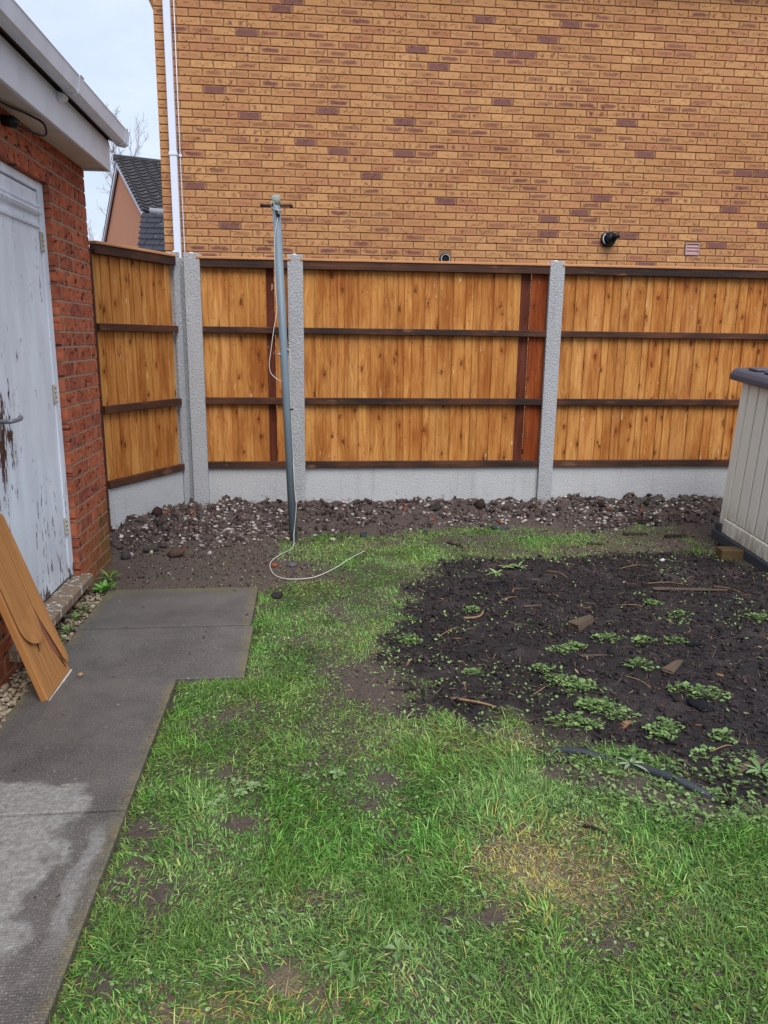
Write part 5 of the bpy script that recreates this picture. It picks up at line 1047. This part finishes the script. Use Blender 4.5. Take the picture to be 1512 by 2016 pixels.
# ------------------------------------------------------------------ leaning board
def board():
    A = Vector((-.985, 3.015, .014)); B = Vector((-.985, 2.735, .014)); up = Vector((-.215, .035, .69)); L = up.length; wdir = (A-B).normalized(); W = (A-B).length
    up = (up-wdir*up.dot(wdir)).normalized(); nrm = wdir.cross(up)*-1
    if nrm.x < 0: nrm = -nrm
    root = empty('leaning_board', B); tag(root, 'oak effect laminated board with split veneer leaning against garage wall', 'board')
    M = Matrix((wdir, nrm, up)).transposed().to_4x4()   # local x width, y outwards, z up the board
    root.matrix_world = Matrix.Translation(B)@M
    LL = .70; t = .030
    box('panel', 0, W, -t, 0, .002, LL, LAMI, root, .006, 3)
    prism('raw_edge', [(0.004, -t+.002), (W+.003, -t+.002), (W+.003, .0025), (.10, .003), (.06, .001), (.004, .0015)], 'z', -.003, .0015, CORE, root)
    # lifted veneer: tongue shaped sheet and a curling strip
    def sheet(name, pts, off, m, parent):
        n = len(pts); v = [(p[0], off(p)+.0016, p[1]) for p in pts]+[(p[0], off(p)-.0001, p[1]) for p in pts]
        f = [list(range(n)), list(range(2*n-1, n-1, -1))]+[[i, n+i, n+(i+1) % n, (i+1) % n] for i in range(n)]
        return link(name, pymesh(name, v, f), parent, mat=m)
    tong = [(.008, .69), (.008, .30)]+[(.008+.10*(1-math.cos(a))*1.0, .30-.095*math.sin(a)**.8) for a in np.linspace(.12, math.pi*.52, 9)]+[(.150, .225), (.178, .28), (.185, .34), (.188, .69)]
    sheet('veneer_tongue', tong, lambda p: .0008+.015*max(0, (.36-p[1])/.16)**1.6, LAMI, root)
    strip = [(.190, .69), (.190, .33), (.198, .25), (.222, .14), (.232, .075), (.250, .045), (W-.006, .065), (W-.006, .69)]
    sheet('veneer_strip', strip, lambda p: .0008+.012*max(0, (.34-p[1])/.28), LAMI, root)
    gap = [(.187, .33), (.197, .26), (.221, .15), (.231, .09), (.221, .085), (.200, .13), (.184, .21), (.177, .28)]
    sheet('split', gap, lambda p: .0003, VENB, root)
    gap2 = [(.228, .088), (.246, .03), (.243, .03), (.224, .082)]; sheet('split', gap2, lambda p: .0004, DARKGAP, root)
    gap3 = [(.108, .205), (.094, .170), (.090, .172), (.098, .203)]; sheet('split', gap3, lambda p: .0004, DARKGAP, root)
board()

# ------------------------------------------------------------------ storage box
def storage():
    s = empty('storage_box', (2.805, 4.82, .03), 0, R(5.5)); tag(s, 'cream plastic garden storage box with dark grey lid tilted on a block', 'storage box')
    W, D, Hh = .85, .85, 1.10
    box('base', -.020, W+.02, -D-.02, .045, .0, .075, BASEP, s, .008, 2)
    box('body_core', .016, W, -D, -.001, .0755, Hh, CREAM, s)
    box('corner_post', .0, .0155, -.075, .001, .13, Hh-.001, CREAM, s, .004); box('corner_foot', -.012, .0155, -.05, .03, .0755, .129, BASEP, s, .006)
    n = 7; y = -.082; w = (D-.082)/n
    for i in range(n):
        o = box('side_panel', .004, .0155, y-w+.016, y, .185, Hh-.001, CREAM, s, .004); y -= w
    tr = box('bottom_trim', -.006, .0155, -D, -.055, .0765, .176, CREAM, s, .006, 2)
    lid = prism('lid', [(-.055, Hh), (-.055, Hh+.035), (-.04, Hh+.062), (-.02, Hh+.075), (W+.05, Hh+.085), (W+.05, Hh)], 'y', -D-.07, .07, LID, s, .006)
    for i in range(5): box('lid_rib', -.01+.001, W, -D+.02+i*.17, -D+.12+i*.17, Hh+.078, Hh+.094, LID, lid, .005)
    box('front_panel', .02, W, -D-.012, -D-.0005, .08, Hh-.002, CREAM, s, .004)
storage()
bk = box('timber_block', -.10, .10, -.05, .05, 0, .070, BLOCKW, None, .005); bk.location = (2.755, 4.50, H1(2.755, 4.50)-.006); bk.rotation_euler = (0, 0, R(-8)); tag(bk, 'yellowish timber block propping the cream storage box', 'block')

# ------------------------------------------------------------------ far house and trees
def far_house():
    h = empty('detached_house', (0, 0, 0)); tag(h, 'orange brick gable house with dark tiled roof beyond the fence', 'house')
    N = Vector((-4.056, 20.484, 0)); Fp = Vector((-6.42, 26.096, 0)); w = (Fp-N); Wd = w.length; w = w/Wd; d = Vector((w.y, -w.x, 0)); LEN = 9.
    if d.x < 0: d = -d
    ze, zr = 4.36, 6.12
    def P(a, b, z): q = N+w*a+d*b; return (q.x, q.y, z)
    v = [P(.12, .1, 0), P(Wd-.12, .1, 0), P(Wd-.12, .1, ze), P(Wd/2, .1, zr-.1), P(.12, .1, ze)]; v += [P(*(t, LEN, z)) for t, z in ((.12, 0), (Wd-.12, 0), (Wd-.12, ze), (Wd/2, zr-.1), (.12, ze))]
    f = [[0, 1, 2, 3, 4], [9, 8, 7, 6, 5], [0, 4, 9, 5], [1, 6, 7, 2], [4, 3, 8, 9], [3, 2, 7, 8]]
    link('wall', pymesh('wall', v, f), h, mat=FARBR)
    # bargeboards
    def bar(name, p, q, hgt, th, m):
        p, q = Vector(p), Vector(q); out = -d*th; vv = [p, q, q-Vector((0, 0, hgt)), p-Vector((0, 0, hgt))]; vv = [tuple(x) for x in vv]+[tuple(x+out) for x in vv]
        link(name, pymesh(name, vv, [[0, 1, 2, 3], [7, 6, 5, 4], [0, 4, 5, 1], [1, 5, 6, 2], [2, 6, 7, 3], [3, 7, 4, 0]]), h, mat=m)
    bar('bargeboard', P(-.10, .06, ze+.02), P(Wd/2, .06, zr), .17, .05, UPVC); bar('bargeboard', P(Wd/2+.001, .06, zr), P(Wd+.10, .06, ze+.02), .17, .05, UPVC)
    # near roof slope : rows of interlocking tiles as real steps and waves
    rows, per = 17, 30; V, Fc = [], []
    sl = (Vector(P(Wd/2, 0, zr+.05))-Vector(P(-.16, 0, ze-.02))); ul = sl.length/rows; u = sl.normalized(); nn = d.cross(u); nn = nn if nn.z > 0 else -nn
    o = Vector(P(-.16, -.06, ze-.02)); tw = (LEN+.1)/per
    for r in range(rows):
        for t in range(per):
            k = len(V); prof = [(0, .02), (.25, .055), (.5, .02), (.75, .0), (1., .02)]
            for x, z in prof: V += [o+u*(ul*r)+d*(tw*(t+x))+nn*(z+.045), o+u*(ul*(r+1.12))+d*(tw*(t+x))+nn*(z+.012)]
            for i in range(4): a = k+2*i; Fc.append([a, a+2, a+3, a+1])
            V += [o+u*(ul*r)+d*(tw*(t+x))+nn*(z+.005) for x, z in prof]
            for i in range(4): Fc.append([k+2*i, k+10+i, k+11+i, k+2*i+2])
    rf = tag(link('roof_tiles', pymesh('roof_tiles', V, Fc), h, mat=TILE), kind='stuff')
    q = [P(Wd/2, 0, zr+.03), P(Wd+.16, 0, ze-.02), P(Wd+.16, LEN, ze-.02), P(Wd/2, LEN, zr+.03)]; q2 = [(a, b, c-.05) for a, b, c in q]
    link('rear_slope', pymesh('rear_slope', q+q2, [[0, 1, 2, 3], [7, 6, 5, 4], [0, 4, 5, 1], [1, 5, 6, 2], [2, 6, 7, 3], [3, 7, 4, 0]]), h, mat=TILE)
    tube('ridge', [P(Wd/2, -.05, zr+.07), P(Wd/2, LEN, zr+.07)], .09, TILE, h, 8)
    # lean-to with slates in front
    YT, YB, ZT, ZB = 20.25, 17.5, 4.30, 2.86; XL0, XL1, XR = -4.03, -3.66, 1.2
    e = empty('lean_to'); e.parent = h
    rows = 9
    for r in range(rows):
        t0, t1 = r/rows, (r+1.25)/rows
        y0, z0 = YB+(YT-YB)*t0, ZB+(ZT-ZB)*t0; y1, z1 = YB+(YT-YB)*min(t1, 1), ZB+(ZT-ZB)*min(t1, 1)
        xl = XL1+(XL0-XL1)*t0; x = xl-(.17 if r % 2 else 0)
        i = 0
        while x < -2.6:
            a = max(x, xl); b = x+.33
            if b-a > .05:
                lift = .05+random.uniform(0, .012)
                vv = [(a, y0, z0+lift), (b-.012, y0, z0+lift), (b-.012, y1, z1+.02), (a, y1, z1+.02), (a, y0, z0+lift-.03), (b-.012, y0, z0+lift-.03), (b-.012, y1, z1-.01), (a, y1, z1-.01)]
                link('slate', pymesh('slate', vv, [[0, 1, 2, 3], [7, 6, 5, 4], [0, 4, 5, 1], [1, 5, 6, 2], [2, 6, 7, 3], [3, 7, 4, 0]]), e, mat=SLATE)
            x += .33
    vv = [(XL1+.03, YB+.05, 0), (-2.6, YB+.05, 0), (-2.6, YT, 0), (XL0+.03, YT, 0), (XL1+.03, YB+.05, ZB-.02), (-2.6, YB+.05, ZB-.02), (-2.6, YT, ZT-.03), (XL0+.03, YT, ZT-.03)]
    link('lean_to_wall', pymesh('lean_to_wall', vv, [[0, 1, 5, 4], [1, 2, 6, 5], [2, 3, 7, 6], [3, 0, 4, 7], [4, 5, 6, 7]]), e, mat=FARBR)
    tube('gutter', [P(-.20, .15, ze+.02), P(-.20, LEN, ze+.02)], .085, LEADG, h, 8)
far_house()
def bare_tree(x, y, hgt, seed, label, spread=1.):
    r = random.Random(seed); t = empty('bare_tree', (x, y, 0)); tag(t, label, 'tree', 'leafless trees beyond the houses')
    TV, TF, BV, BF = [], [], [], []
    def add(V, F, pts, rad, seg):
        v, f = tubedata(pts, rad, seg); k = len(V); V += v; F += [[i+k for i in q] for q in f]
    n = 9; P = [Vector((0, 0, -.2))]
    for i in range(n): P.append(P[-1]+Vector((r.gauss(0, .10), r.gauss(0, .10), (hgt+.2)/n)))
    add(TV, TF, P, [.13*(1-.9*i/n)*hgt/9+.008 for i in range(n+1)], 7)
    def br(p, d, L, rad, lev):
        m = 4; Q = [p]
        for i in range(m): d = (d+Vector((r.gauss(0, .13), r.gauss(0, .13), .07))).normalized(); Q.append(Q[-1]+d*(L/m))
        add(BV, BF, Q, [max(rad*(1-.8*i/m)*.7, .005) for i in range(m+1)], 4 if lev < 2 else 3)
        if lev < 3:
            for _ in range(r.randint(3, 5) if lev < 2 else 3):
                k = r.randint(1, m); a = r.uniform(0, 6.28); o = d.orthogonal().normalized(); o = Matrix.Rotation(a, 3, d)@o
                br(Q[k], (d*1.0+o*r.uniform(.45, .9)).normalized(), L*r.uniform(.42, .62), rad*.55, lev+1)
    for k in range(22):
        i = r.randint(2, n); a = k*2.4; up = r.uniform(.6, 1.3)
        br(P[i], Vector((math.cos(a)*spread, math.sin(a)*spread, up)).normalized(), hgt*r.uniform(.16, .30)*(1.25-.6*i/n), .035*hgt/9, 0)
    link('trunk', pymesh('trunk', TV, TF, True), t, mat=TWIG); link('crown', pymesh('crown', BV, BF), t, mat=TWIG)
bare_tree(-10.1, 33., 8.4, 1, 'leafless grey tree rising over the roof ridge of the far house', .8)
bare_tree(-12.6, 34., 7.6, 2, 'leafless tree left of the far house with fine drooping twigs', 1.)
bare_tree(-8.3, 36., 9.0, 3, 'tall leafless tree beside the buff brick house edge', .7)
bare_tree(-14.6, 37., 8.8, 4, 'leafless tree half hidden behind the garage eaves', 1.)
